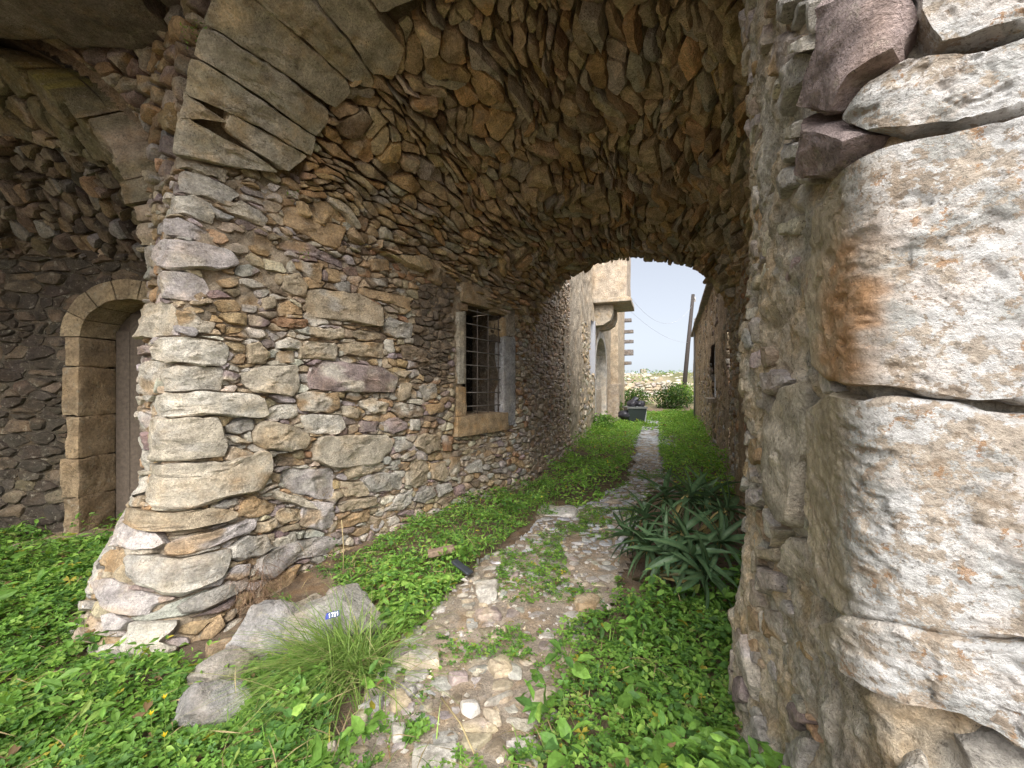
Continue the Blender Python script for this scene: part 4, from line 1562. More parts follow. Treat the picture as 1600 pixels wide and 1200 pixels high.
backing(RP, 0.02, rp_s[3], -.4, 4.4, .010, ALL, .002, .034, (.42, .35, .25), M_MORTAR, pier, 'mortar', 11, rp_mort)
core = [(F0[0] + .15, F0[1] + .0), (K_[0] + .14, K_[1] + .12), (E_[0] + .12, E_[1] - .1), (2.2, 2.1), (3.0, 1.0)]
nc = len(core)
cv = np.array([(x, y, -.4) for x, y in core] + [(x, y, 4.6) for x, y in core])
add('pier_core', cv, [tuple(range(nc)), tuple(range(2 * nc - 1, nc - 1, -1))] + [(i, (i + 1) % nc, nc + (i + 1) % nc, nc + i) for i in range(nc)], M_MORTAR, (.3, .25, .18), pier, False)

# ------------------------------------------------------------------ right passage wall
ri_curve, ri_s = plan_curve([(1.45, 1.95), MOUTH_R], .05, -1)
RI = Surf(lambda u, v: (lambda q: np.stack([q[0] + q[2] * .02 * vnoise(np.stack([u * 1.5, v * 1.5, 0 * u], -1), 22), q[1] + 0 * v, v + 0 * u], -1))(ri_curve(u)), 0, ri_s[1], -.3, 3.4, flip=-1)
rwall = thing('passage_wall', 'half rendered stone wall of the passage behind the right pier', 'wall', (2.5, 4.2, 0))
r = np.random.default_rng(19)
seeds = rows_seeds(r, 0, ri_s[1], -.2, 3.3, lambda u, v: .11, 1.6)
cells = fill_cells(r, 0, ri_s[1], -.2, 3.3, .015, [], lambda U, V: fbm(np.stack([U * 1.3, V * 1.3, 0 * U], -1), 3, 90) > -.1, seeds, 1.6)
built = []
for c in cells:
    o = star_outline(c, 14, .015, .01, r)
    if o is not None:
        t_, b2 = stone_tint(r, 'togctr')
        built.append(build_stone(RI, o, r, r.uniform(.0, .04), .07, t_ * .9, 0, 1, 1, .018, b2))
emit(rwall, built, M_STONE, 'stone')
backing(RI, 0, ri_s[1], -.3, 3.5, .04, ALL, -.0, .03, (.38, .29, .19), M_PLASTER, rwall, 'render_coat')

# ------------------------------------------------------------------ the stony path
GS = Surf(lambda u, v: np.stack([u + 0 * v, v + 0 * u, gz(u, v) + .012 + 0 * u], -1), -2, 9, 1, 26)
PATH_PX = [(470, 1330), (520, 1210), (600, 1060), (670, 950), (740, 890), (835, 830), (850, 795), (930, 790), (975, 755), (996, 700), (1010, 668), (1026, 668), (1032, 700),
           (1042, 750), (1000, 800), (965, 950), (905, 1010), (875, 1090), (830, 1210), (800, 1330)]
path_poly = gpoly(PATH_PX)
bed_u, bed_v = np.arange(-1.4, 8.6, .06), np.arange(1.2, 23, .06)
BU, BV = np.meshgrid(bed_u, bed_v)
inside = inpoly(path_poly, BU + .1 * vnoise(np.stack([BU * 3, BV * 3, 0 * BU], -1), 1), BV + .1 * vnoise(np.stack([BU * 3, BV * 3, 0 * BU + 5], -1), 1))
path = backing(GS, -1.4, 8.5, 1.2, 22.9, .06, lambda U, V: inpoly(path_poly, U + .1 * vnoise(np.stack([U * 3, V * 3, 0 * U], -1), 1), V), .012, .012, (.31, .26, .205), M_DIRT, None, 'path', 8)
path['kind'] = 'structure'
r = np.random.default_rng(23)
seeds = []
y = 1.2
while y < 12:
    h = r.uniform(.04, .14)
    x = -1.6
    while x < 5.4:
        w = h * r.uniform(.8, 2.2)
        seeds.append((x + w / 2, y + h / 2 + r.uniform(-.4, .4) * h))
        x += w
    y += h
ex = np.stack([r.uniform(-1.6, 5.4, 2500), r.uniform(1.2, 11.5, 2500)], 1)
seeds = np.concatenate([np.array(seeds), ex[fbm(np.stack([ex[:, 0] * 1.6, ex[:, 1] * 1.6, 0 * ex[:, 0]], 1), 2, 4) > .1]])
PT = [[(610, 1040), (660, 1020), (690, 1030), (690, 1045), (640, 1052)], [(718, 1105), (745, 1103), (752, 1118), (735, 1130), (722, 1122)], [(752, 1116), (782, 1125), (785, 1140), (770, 1144)],
      [(605, 1088), (632, 1085), (645, 1105), (612, 1118)], [(740, 920), (780, 915), (775, 945), (750, 950)], [(895, 935), (940, 935), (930, 955), (900, 958)], [(830, 1095), (868, 1083), (872, 1095), (828, 1112)],
      [(755, 1110), (800, 1087), (805, 1092), (760, 1112)], [(740, 960), (780, 955), (785, 972), (745, 975)], [(768, 990), (795, 985), (790, 1005), (765, 1008)], [(645, 1175), (720, 1170), (715, 1205), (640, 1215)],
      [(610, 1145), (635, 1140), (630, 1165), (612, 1168)], [(835, 800), (850, 790), (905, 800), (900, 810), (850, 808)], [(760, 1045), (800, 1042), (800, 1060), (770, 1068)], [(700, 1060), (730, 1055), (735, 1070), (705, 1075)]]
ptr = [ccw(GS.at(p)) for p in PT]
cells = fill_cells(r, -1.5, 5.3, 1.25, 11.5, .0125, ptr, lambda U, V: inpoly(path_poly, U + .12 * vnoise(np.stack([U * 3, V * 3, 0 * U + 2], -1), 4), V), seeds, 1.3)
built = []
for k, o in enumerate(ptr):
    q = resample(o, 26)
    q = .2 * np.roll(q, 1, 0) + .6 * q + .2 * np.roll(q, -1, 0)
    t_ = np.array([GREY, (.55, .53, .5), (.55, .53, .5), TAN, GREY, OCHRE, GREY, GREY, PURP, TAN, GREY, GREY, (.55, .54, .52), TAN, PURP][k]) * .92
    built.append(build_stone(GS, q, r, .05, .08, t_, 2, 1, 1.2, .02, TAN, .1))
for c in cells:
    m = c.mean(0)
    if r.random() < .03 + .2 * (m[1] < 4.2) * float(fbm(np.array([[m[0] * 1.5, m[1] * 1.5, 0]]), 2, 4)[0]):
        continue
    P = GS.P(m[0], m[1])
    ext = (c.max(0) - c.min(0)) * F / P[1]
    o = star_outline(c, 14 if ext[0] < 22 else 20, .0125, .009, r)
    if o is None:
        continue
    t_, b2 = stone_tint(r, 'ggtpgtlb' if m[1] < 3.6 else 'gggggpt')
    if m[1] > 3.8:
        t_ = t_ * .35 + np.array((.37, .385, .41)) * .65  # sky sheen of the wet stones put into a blue-grey tint
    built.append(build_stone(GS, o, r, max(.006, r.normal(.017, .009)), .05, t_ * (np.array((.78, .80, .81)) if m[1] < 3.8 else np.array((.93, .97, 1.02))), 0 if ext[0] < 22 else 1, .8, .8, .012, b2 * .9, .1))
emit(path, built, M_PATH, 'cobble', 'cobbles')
gp_ = np.stack([r.uniform(-1.3, 4.5, 14000), r.uniform(1.25, 9, 14000)], 1)
gp_ = gp_[inpoly(path_poly, gp_[:, 0], gp_[:, 1]) & (fbm(np.stack([gp_[:, 0] * 2.5, gp_[:, 1] * 2.5, 0 * gp_[:, 0]], 1), 3, 77) > -.2)]
IV, IF = ico(1)
sc_ = .004 + .016 * r.random(len(gp_)) ** 3
gv = IV[None] * (1 + .35 * r.normal(size=(len(gp_), len(IV), 1))) * sc_[:, None, None] * np.array([1.2, 1.0, .7])
gv = gv + np.stack([gp_[:, 0], gp_[:, 1], gz(gp_[:, 0], gp_[:, 1]) + .028], 1)[:, None]
gc_ = np.array([GREY, TAN, CREAM, LILAC, BROWN])[r.integers(0, 5, len(gp_))] * r.uniform(.7, 1.1, (len(gp_), 1))
add('gravel', gv.reshape(-1, 3), (np.array(IF)[None] + (np.arange(len(gp_)) * len(IV))[:, None, None]).reshape(-1, 3), M_PATH, np.repeat(gc_, len(IV), 0), path, False, None, None, 'stuff')
# beyond, the flagged strip worn to bedrock
rr = []
for k in range(300):
    yy = 10.5 + 12 * r.random() ** 1.3
    cx = np.interp(yy, [10, 14, 20, 23], [3.35, 4.75, 6.9, 7.9])
    V_, F_ = rough_box((cx + r.normal(0, .30), yy, .012), (math.cos(k), math.sin(k), r.normal(0, .04)), (-math.sin(k), math.cos(k), r.normal(0, .04)), (0, 0, 1), r.uniform(.12, .35), r.uniform(.1, .25), .06, 2, .02, .02, k)
    rr.append((V_, F_, np.array((.42, .43, .45)) * r.uniform(.8, 1.15)))
V_, F_, T_ = join(rr)
add('worn_slabs', V_, F_, M_PATH, T_, path, True, 40, None, 'stuff')


# ------------------------------------------------------------------ plants
def rotmats(r, n, tilt, lean=None):
    yaw = r.uniform(0, 2 * math.pi, n)
    ax = r.uniform(0, 2 * math.pi, n)
    tl = np.abs(r.normal(0, tilt, n))
    c, s = np.cos(yaw), np.sin(yaw)
    Rz = np.zeros((n, 3, 3))
    Rz[:, 0, 0], Rz[:, 0, 1], Rz[:, 1, 0], Rz[:, 1, 1], Rz[:, 2, 2] = c, -s, s, c, 1
    kx, ky = np.cos(ax), np.sin(ax)
    c, s = np.cos(tl), np.sin(tl)
    Rt = np.zeros((n, 3, 3))
    Rt[:, 0, 0] = c + kx * kx * (1 - c)
    Rt[:, 0, 1] = Rt[:, 1, 0] = kx * ky * (1 - c)
    Rt[:, 1, 1] = c + ky * ky * (1 - c)
    Rt[:, 0, 2], Rt[:, 1, 2] = ky * s, -kx * s
    Rt[:, 2, 0], Rt[:, 2, 1], Rt[:, 2, 2] = -ky * s, kx * s, c
    return Rt @ Rz


def strew(name, pos, size, R, tv, tf, tint, mat, kind='stuff', parent=None):
    n, k = len(pos), len(tv)
    V = pos[:, None] + np.einsum('nij,kj->nki', R, tv) * np.asarray(size)[:, None, None]
    tf = np.array(tf)
    Fc = (tf[None] + (np.arange(n) * k)[:, None, None]).reshape(-1, tf.shape[1])
    T = np.repeat(tint, k, axis=0)
    o = add(name, V.reshape(-1, 3), Fc, mat, T, parent, False, None, np.array([*pos[:, :2].mean(0), 0]))
    if kind:
        o['kind'] = kind
    return o


def heart():
    base = np.array([(0, 0, 0), (.5, .34, .10), (.92, .30, .03), (.76, 0, -.02), (.92, -.30, .03), (.5, -.34, .10)], float)
    V, Fc = [], []
    for k in range(3):
        a = 2 * math.pi * k / 3
        M = np.array([[math.cos(a), -math.sin(a), 0], [math.sin(a), math.cos(a), 0], [0, 0, 1]])
        n = len(V)
        V += list(base @ M.T)
        Fc += [(n, n + 3, n + 2, n + 1), (n, n + 5, n + 4, n + 3)]
    return np.array(V), Fc


CLOVER = heart()
OVAL = (np.array([(0, 0, 0), (.3, .26, .09), (.72, .2, .04), (1, 0, -.12), (.72, -.2, .04), (.3, -.26, .09), (.5, 0, 0)], float), [(0, 6, 2, 1), (6, 3, 2, 2), (0, 5, 4, 6), (6, 4, 3, 3)])
OVAL = (np.array([(0, 0, 0), (.3, .27, .09), (.72, .21, .04), (1, 0, -.12), (.72, -.21, .04), (.3, -.27, .09), (.5, 0, 0)], float), [(0, 6, 2, 1), (0, 5, 4, 6), (6, 3, 2, 2)][:2] + [(6, 4, 3, 2)])
# a feathery three-lobed leaf for the low weeds
LOBED = (np.array([(0, 0, 0), (.25, .16, .05), (.38, .48, .02), (.52, .2, .05), (1, 0, -.08), (.52, -.2, .05), (.38, -.48, .02), (.25, -.16, .05)], float),
         [(0, 4, 3, 1), (1, 3, 2, 2), (0, 7, 5, 4), (7, 6, 5, 5)])
LOBED = (LOBED[0], [(0, 4, 3, 1), (0, 7, 5, 4)])
GREENS = np.array([(.165, .285, .055), (.205, .335, .065), (.13, .235, .055), (.27, .385, .08), (.095, .18, .05), (.32, .385, .10)])


def greens(r, n, w=(4, 4, 3, 2.0, 2, .6), gain=1.0):
    w = np.array(w, float) / sum(w)
    t = GREENS[r.choice(len(GREENS), n, p=w)] * np.array((.9, 1, 1)) * (1 + r.normal(0, .14, (n, 1)))
    u_ = r.random(n)
    t[u_ < .014] = (.42, .36, .06)
    t[u_ > .985] = (.22, .14, .075)
    return t * gain


def sample_poly(r, poly, dens, keep=None):
    lo, hi = poly.min(0), poly.max(0)
    n = int(np.prod(hi - lo) * dens)
    p = lo + r.random((n, 2)) * (hi - lo)
    p = p[inpoly(poly, p[:, 0], p[:, 1])]
    if keep is not None:
        p = p[keep(p)]
    return p


def cushion(r, p, hmax, lo=.25, freq=2.2, seed=0):
    q = np.stack([p[:, 0], p[:, 1], 0 * p[:, 0]], 1)
    hf = hmax * (.55 + 1.15 * fbm(q * freq * 1.3, 3, 30 + seed))
    hf = np.clip(hf, .02, None)
    return np.stack([p[:, 0], p[:, 1], gz(p[:, 0], p[:, 1]) + hf * (lo + (1 - lo) * np.sqrt(r.random(len(p))))], 1), hf


def patch(n, th, freq, seed):
    return lambda p: fbm(np.stack([p[:, 0] * freq, p[:, 1] * freq, 0 * p[:, 0]], 1), 3, seed) > th


def stuff_label(o, label, cat):
    tag(o, label, cat)
    return o


r = np.random.default_rng(31)
Z_LEFT = np.array([(-6, 1.0), (-6, 4.2), (-3.0, 4.15), (-3.0, 3.3), (-2.75, 2.8), (-2.3, 2.5), (-1.85, 2.4), (-1.4, 2.35), (-1.0, 2.2), (-.75, 1.7), (-.55, 1.0)])
Z_MID = gpoly([(440, 1090), (560, 1040), (660, 1010), (680, 1060), (650, 1110), (720, 1220), (760, 1400), (300, 1400)])
Z_WALL = gpoly([(520, 875), (640, 825), (760, 782), (850, 752), (875, 790), (800, 835), (770, 870), (720, 910), (690, 950), (640, 1005), (590, 1010), (540, 960)])
Z_FOOT = gpoly([(395, 1010), (430, 935), (520, 868), (560, 880), (560, 960), (470, 1010)])
Z_WALL2 = gpoly([(845, 765), (930, 672), (1004, 668), (990, 715), (966, 778), (905, 797)])
Z_RIGHT = gpoly([(870, 1010), (960, 955), (1060, 930), (1180, 930), (1400, 1100), (1400, 1400), (700, 1400), (780, 1180), (860, 1110)])
Z_RIGHT2 = gpoly([(1030, 720), (1030, 668), (1083, 652), (1142, 760), (1150, 800), (1080, 800), (1045, 760)])
Z_FAR = gpoly([(960, 668), (985, 645), (1088, 643), (1080, 668), (1030, 672), (1008, 674)])

# clover carpet, left
p = sample_poly(r, Z_LEFT, 2600)
q, hf = cushion(r, p, .16, .2)
near_wall = sstep(3.0, 4.2, p[:, 1])
o = strew('clover', q, np.clip(.026 * r.lognormal(0, .4, len(q)), .012, .055), rotmats(r, len(q), .5), *CLOVER, greens(r, len(q)), M_LEAF)
stuff_label(o, 'bright green clover carpet at the lower left before the recess', 'clover')
p = sample_poly(r, Z_LEFT, 700, patch(0, -.12, 1.6, 61))
q, hf = cushion(r, p, .26, .3, 2.2, 4)
o = strew('ground_leaves', q, np.clip(.045 * r.lognormal(0, .45, len(q)), .02, .11), rotmats(r, len(q), .7), *LOBED, greens(r, len(q), (4, 5, 2, 4, 1, 1)), M_LEAF)
stuff_label(o, 'mixed lobed weed leaves poking through the clover at the lower left', 'weeds')
# middle foreground, patchy
p = sample_poly(r, Z_MID, 2600, patch(0, -.18, 2.5, 41))
q, hf = cushion(r, p, .10, .1)
o = strew('clover', q, r.uniform(.015, .034, len(q)), rotmats(r, len(q), .45), *CLOVER, greens(r, len(q)), M_LEAF)
stuff_label(o, 'patchy clover among the loose stones in the middle foreground', 'clover')
# weeds along the foot of the wall
p = sample_poly(r, Z_WALL, 2400)
q, hf = cushion(r, p, .24, .1, 2.5, 7)
o = strew('ground_leaves', q, r.uniform(.022, .06, len(q)), rotmats(r, len(q), .65), *LOBED, greens(r, len(q), (4, 4, 3, 3, 3, .5), 1.1), M_LEAF)
stuff_label(o, 'bushy weeds along the foot of the left wall', 'weeds')
p = sample_poly(r, Z_FOOT, 2400, patch(0, -.22, 3, 63))
q, hf = cushion(r, p, .2, .1, 3, 17)
o = strew('ground_leaves', q, r.uniform(.015, .045, len(q)), rotmats(r, len(q), .7), *LOBED, greens(r, len(q), (3, 3, 4, 1, 5, .6), .85), M_LEAF)
stuff_label(o, 'sparse weeds between the boulders and the foot of the pier', 'weeds')
lower = gpoly([(560, 985), (560, 900), (700, 860), (740, 880), (700, 940), (640, 1000)])
p = sample_poly(r, lower, 1300)
q, hf = cushion(r, p, .16, .4, 3, 8)
o = strew('ground_leaves', q, r.uniform(.03, .07, len(q)), rotmats(r, len(q), .5), *OVAL, greens(r, len(q), (2, 5, 1, 6, 0, 1), 1.1), M_LEAF)
stuff_label(o, 'fresh yellowish green leaves spreading behind the grass tuft', 'weeds')
p = sample_poly(r, Z_WALL2, 900)
q, hf = cushion(r, p, .40, .1, 1.6, 9)
o = strew('ground_leaves', q, r.uniform(.04, .085, len(q)), rotmats(r, len(q), .6), *LOBED, greens(r, len(q), (4, 5, 2, 4, 1, .8), 1.3), M_LEAF)
stuff_label(o, 'low green weeds on the left verge beyond the window', 'weeds')
# right
p = sample_poly(r, Z_RIGHT, 1500)
q, hf = cushion(r, p, .15, .1, 2.4, 10)
o = strew('clover', q, r.uniform(.018, .04, len(q)), rotmats(r, len(q), .45), *CLOVER, greens(r, len(q)), M_LEAF)
stuff_label(o, 'clover growing along the right edge of the path', 'clover')
ivy = gpoly([(985, 985), (1080, 935), (1180, 930), (1420, 1150), (1420, 1400), (1000, 1400), (950, 1200), (960, 1060)])
p = sample_poly(r, ivy, 2300)
q, hf = cushion(r, p, .42, .25, 1.8, 11)
o = strew('leafy_herb', q, np.clip(.042 * r.lognormal(0, .35, len(q)), .02, .075), rotmats(r, len(q), .55), *OVAL, greens(r, len(q), (5, 4, 4, 1.5, 3, .3)), M_LEAF)
stuff_label(o, 'dense patch of oval green leaves at the foot of the right pier', 'herb')
p = sample_poly(r, Z_RIGHT2, 900)
q, hf = cushion(r, p, .55, .1, 1.2, 12)
o = strew('ground_leaves', q, r.uniform(.04, .09, len(q)), rotmats(r, len(q), .6), *LOBED, greens(r, len(q), (4, 5, 2, 4, 1, .8), 1.3), M_LEAF)
stuff_label(o, 'leafy weeds on the right verge under the rendered house', 'weeds')
p = sample_poly(r, Z_FAR, 420)
q, hf = cushion(r, p, .2, .1, .8, 13)
o = strew('ground_leaves', q, r.uniform(.07, .15, len(q)), rotmats(r, len(q), .5), *LOBED, greens(r, len(q), (3, 5, 1, 5, 0, 1), 1.1), M_LEAF)
stuff_label(o, 'bright green grassy patch at the far end of the path', 'weeds')
# broad-leaved rosettes standing out of the carpet
bq, bs = [], []
for k in range(46):
    zone = (Z_LEFT, Z_RIGHT, Z_WALL, Z_MID)[(0, 0, 1, 2, 1, 3)[k % 6]]
    c_ = sample_poly(r, zone, 60)
    c_ = c_[r.integers(len(c_))]
    m_ = int(r.integers(6, 12))
    bq.append(np.stack([c_[0] + r.normal(0, .035, m_), c_[1] + r.normal(0, .035, m_), gz(c_[0], c_[1]) + r.uniform(.08, .24) + r.uniform(0, .05, m_)], 1))
    bs.append(r.uniform(.06, .11) * r.uniform(.7, 1.2, m_))
bq, bs = np.concatenate(bq), np.concatenate(bs)
o = strew('broad_leaves', bq, bs, rotmats(r, len(bq), .75), *OVAL, greens(r, len(bq), (5, 3, 5, 1, 3, .3)), M_LEAF)
stuff_label(o, 'broader weed leaves standing out of the clover here and there', 'weeds')
pl_ = np.concatenate([sample_poly(r, z_, 90) for z_ in (Z_LEFT, Z_MID, Z_RIGHT, Z_WALL, Z_FOOT)])
bb_ = np.stack([pl_[:, 0], pl_[:, 1], gz(pl_[:, 0], pl_[:, 1]) + .03], 1)
V_, F_, k = (None, None, None)
lt_ = r.uniform(.06, .22, len(bb_))
o = strew('dead_litter', bb_ + np.array([0, 0, .09]) * r.random((len(bb_), 1)), lt_, rotmats(r, len(bb_), .5), np.array([(0, -.012, 0), (.5, -.016, .06), (1, 0, .0), (.5, .016, .06)]), [(0, 1, 2, 3)], np.array((.36, .28, .15)) * r.uniform(.5, 1.2, (len(bb_), 1)), M_DRY)
stuff_label(o, 'dead straw and stems caught in the ground cover', 'litter')
# sprigs between the cobbles
p = sample_poly(r, path_poly[path_poly[:, 1] < 30], 1900, lambda p: (p[:, 1] < 7.5) & (fbm(np.stack([p[:, 0] * 3.2, p[:, 1] * 3.2, 0 * p[:, 0]], 1), 3, 47) > -.02 - .10 * (p[:, 1] < 3)))
q, hf = cushion(r, p, .09, .1, 4, 14)
o = strew('clover', q, r.uniform(.012, .03, len(q)), rotmats(r, len(q), .5), *CLOVER, greens(r, len(q)), M_LEAF)
stuff_label(o, 'small sprigs of clover between the cobbles of the path', 'clover')


def blades(r, base, direc, length, droop, width, seg=6):
    """curved tapering blades; base n x 3, direc n x 3 unit"""
    n = len(base)
    t = np.linspace(0, 1, seg + 1)
    side = np.cross(direc, (0, 0, 1))
    side /= np.maximum(np.linalg.norm(side, axis=1, keepdims=True), 1e-6)
    out = np.cross((0, 0, 1), side)
    c = base[:, None] + direc[:, None] * (t[None, :, None] * length[:, None, None])
    c = c + np.stack([0 * t, 0 * t, -t ** 2.2], 1)[None] * (droop * length)[:, None, None] + out[:, None] * -(t ** 2)[None, :, None] * (droop * length * -.25)[:, None, None]
    w = (width[:, None] * (1 - t[None] ** 1.6) + 2e-4)
    L, Rr = c - side[:, None] * w[..., None], c + side[:, None] * w[..., None]
    V = np.stack([L, Rr], 2).reshape(n, -1, 3)
    k = 2 * (seg + 1)
    f = np.array([(2 * i, 2 * i + 1, 2 * i + 3, 2 * i + 2) for i in range(seg)])
    Fc = (f[None] + (np.arange(n) * k)[:, None, None]).reshape(-1, 4)
    return V.reshape(-1, 3), Fc, k


def dirs(r, n, el_mu, el_sd, az_mu=None, az_sd=9):
    az = r.uniform(0, 2 * math.pi, n) if az_mu is None else r.normal(az_mu, az_sd, n)
    el = np.clip(r.normal(el_mu, el_sd, n), .05, 1.5)
    return np.stack([np.cos(az) * np.cos(el), np.sin(az) * np.cos(el), np.sin(el)], 1)


# loose grass blades through the carpets
pts = np.concatenate([sample_poly(r, Z_LEFT, 180), sample_poly(r, Z_MID, 200), sample_poly(r, Z_RIGHT, 160), sample_poly(r, Z_WALL, 160)])
bb = np.stack([pts[:, 0], pts[:, 1], gz(pts[:, 0], pts[:, 1])], 1)
V_, F_, k = blades(r, bb, dirs(r, len(bb), 1.1, .25), r.uniform(.08, .24, len(bb)), r.uniform(.1, .6, len(bb)), r.uniform(.0015, .0035, len(bb)))
o = add('grass', V_, F_, M_GRASS, np.repeat(greens(r, len(bb), (4, 5, 2, 5, 1, 2)), k, 0), None, False, None, (0, 2, 0), 'stuff')
stuff_label(o, 'thin grass blades scattered through the clover and weeds', 'grass')

# the big grass tuft below the pier
cx, cy = -.93, 2.32
n = 1150
az = np.concatenate([r.normal(math.pi * 1.08, .6, 700), r.uniform(0, 2 * math.pi, 450)])
el = np.clip(r.normal(.66, .3, n), .1, 1.4)
dd = np.stack([np.cos(az) * np.cos(el), np.sin(az) * np.cos(el), np.sin(el)], 1)
bb = np.stack([cx + r.normal(0, .09, n), cy + r.normal(0, .07, n), np.zeros(n)], 1)
bb[:, 2] = gz(bb[:, 0], bb[:, 1])
V_, F_, k = blades(r, bb, dd, r.uniform(.28, .8, n), r.uniform(.25, .8, n), r.uniform(.0016, .0042, n), 8)
tt_ = np.array([(.17, .27, .06), (.23, .33, .085), (.13, .22, .05), (.36, .36, .16)])[r.choice(4, n, p=(.36, .28, .2, .16))]
o = add('grass_tuft', V_, F_, M_GRASS, np.repeat(tt_, k, 0), None, False, None, (cx, cy, 0))
tag(o, 'large tuft of long fine drooping grass below the corner pier', 'grass tuft')
# dry strands hanging out of the foot of the pier
n = 260
hp = LW.at([(405, 905)])[0]
base = np.stack([LW.P(hp[0] + a, hp[1] + b) for a, b in zip(r.normal(0, .13, n), r.normal(0, .11, n))]) + np.array([.03, -.05, 0])
V_, F_, k = blades(r, base, dirs(r, n, .5, .5, -.9, .8), r.uniform(.1, .3, n), r.uniform(.3, 1.1, n), r.uniform(.0008, .0016, n), 6)
o = add('dry_grass', V_, F_, M_DRY, np.repeat(np.array((.20, .13, .085)) * r.uniform(.6, 1.5, (n, 1)), k, 0), None, False, None)
tag(o, 'withered brown grass strands caught in the foot of the pier', 'dry grass')
for (x0, y0, x1, y1), lab in (((690, 1110, 748, 1205), 'pale dry straw lying across the stones in the middle foreground'), ((536, 905, 533, 790), 'thin dry stalk standing in the weeds below the left wall')):
    a = np.array([*gp(x0, y0), .06])
    if lab.startswith('pale'):
        b = np.array([*gp(x1, y1), .03])
    else:
        b = a + np.array([-.02, .02, .42])
        a[2] = 0
    tag(add('dry_stalk', *tube([a, (a + b) / 2 + np.array([.01, 0, .02]), b], .004, 5), M_DRY, (.45, .36, .2)), lab, 'stalk')
for i, (fx, fy, lab) in enumerate([(257, 1092, 'yellow clover flower drooping above the carpet, the upper one'), (236, 1118, 'small closed yellow flower bud in the clover'), (257, 1152, 'yellow clover flower low in the carpet, the lower one')]):
    a = np.array([*gp(fx, fy, .16), .16])
    t_ = thing('yellow_flower', lab, 'flower', (a[0], a[1], float(gz(a[0], a[1]))))
    add('stem', *tube([(a[0] + .01, a[1], float(gz(a[0], a[1]))), a], .0015, 4), M_LEAF, (.16, .25, .05), t_)
    Vp, Fp = [], []
    for k in range(5):
        an = 2 * math.pi * k / 5
        rd, tg = np.array([math.cos(an), math.sin(an), 0]), np.array([-math.sin(an), math.cos(an), 0])
        nn2 = len(Vp)
        Vp += [a, a + rd * .006 + tg * .004 + np.array([0, 0, .010]), a + rd * .012 + np.array([0, 0, .018]), a + rd * .006 - tg * .004 + np.array([0, 0, .010])]
        Fp.append((nn2, nn2 + 1, nn2 + 2, nn2 + 3))
    add('petals', np.array(Vp), Fp, M_LEAF, (.75, .55, .03), t_)

# the dark spurge by the pier
base = np.array([1.22, 3.25, 0])
sp = thing('spurge_plant', 'large dark green plant with rosettes of long narrow leaves beside the right pier', 'plant', base)
ros = [(1008, 805, 3.6), (1068, 830, 3.15), (1105, 775, 3.5), (1040, 772, 3.7), (1125, 845, 3.0), (1100, 895, 2.85), (985, 835, 3.5), (1040, 862, 3.1), (1078, 772, 3.4), (1135, 795, 3.2), (1012, 850, 3.3), (1080, 865, 2.95)]
LV = []
for k in range(5):
    wv, dr = .072 + .014 * math.sin(k * 2.1), .2 + .12 * k
    V_, F_ = [], []
    n = 7
    for i in range(n + 1):
        t = i / n
        w = wv * math.sin(math.pi * min(1, (.08 + t * .92)) ** .8) ** .8 * (1 if t < 1 else 0) + .002
        z = -dr * t ** 2
        V_ += [(t, -w, z + w * .55), (t, 0, z), (t, w, z + w * .55)]
        if i:
            b0 = 3 * (i - 1)
            F_ += [(b0, b0 + 3, b0 + 4, b0 + 1), (b0 + 1, b0 + 4, b0 + 5, b0 + 2)]
    V_ = np.array(V_)
    cc = np.tile(np.array((.06, .12, .058)) * (1 + .25 * math.sin(k * 1.7)), (len(V_), 1))
    cc[1::3] = np.array((.12, .19, .09))
    LV.append(mesh_from('leaf', V_, F_, cc, True, M_SPURGE))
dry = mesh_from('leaf', V_, F_, (.42, .33, .14), True, M_DRY)
from mathutils import Vector, Matrix
for k, (px, py, dy) in enumerate(ros):
    d = ray(px, py)
    top = np.array([0, 0, CAMZ]) + d * dy
    pb = base + np.array([r.normal(0, .12), r.normal(0, .12), 0])
    pb[2] = float(gz(pb[0], pb[1]))
    mid = (top + pb) / 2 + np.array([r.normal(0, .05), r.normal(0, .05), .02])
    add('stem', *tube([pb, mid, top], [.014, .012, .008], 6), M_DRY, (.16, .15, .08), sp)
    ax = Vector(top - mid).normalized()
    n = 24
    for i in range(n):
        lv = LV[r.integers(5)]
        nm = 'leaf'
        dead = i == 0 or (i == 1 and k % 2)
        el = math.radians(-55 if dead else (78 - 115 * (i / n) ** .85))
        azm = i * 2.399 + k
        s = (.17 + .15 * math.sin(math.pi * min(1, .25 + .75 * i / n))) * r.uniform(.9, 1.1)
        o = bpy.data.objects.new(nm, dry if dead else lv)
        COL.objects.link(o)
        o.parent = sp
        R3 = ax.to_track_quat('Z', 'Y').to_matrix() @ Matrix.Rotation(azm, 3, 'Z') @ Matrix.Rotation(-el, 3, 'Y')
        o.matrix_local = Matrix.Translation(Vector(top - base) - ax * (.06 * i / n)) @ R3.to_4x4() @ Matrix.Diagonal((s, s, s, 1))
        if dead:
            o['label'] = 'withered yellow leaf'

# sprigs rooted in the masonry
for (px, py), S, n, lab in (((318, 62), FC, 40, 'small fern sprig rooted in the rubble beside the arch ring'), ((455, 306), LW, 16, 'tiny green sprig on the wall under the arch ring'), ((472, 402), LW, 16, 'tiny green sprig growing above an ochre wall stone')):
    uv = S.at([(px, py)])[0]
    c = (S.P(uv[0], uv[1]) + S.N(uv[0], uv[1]) * .05).reshape(3)
    sz = .03 if n < 20 else .05
    o = strew('wall_sprig', c + r.normal(0, sz, (n, 3)), r.uniform(.015, .03, n), rotmats(r, n, .8), *LOBED, greens(r, n), M_LEAF, None)
    tag(o, lab, 'sprig')

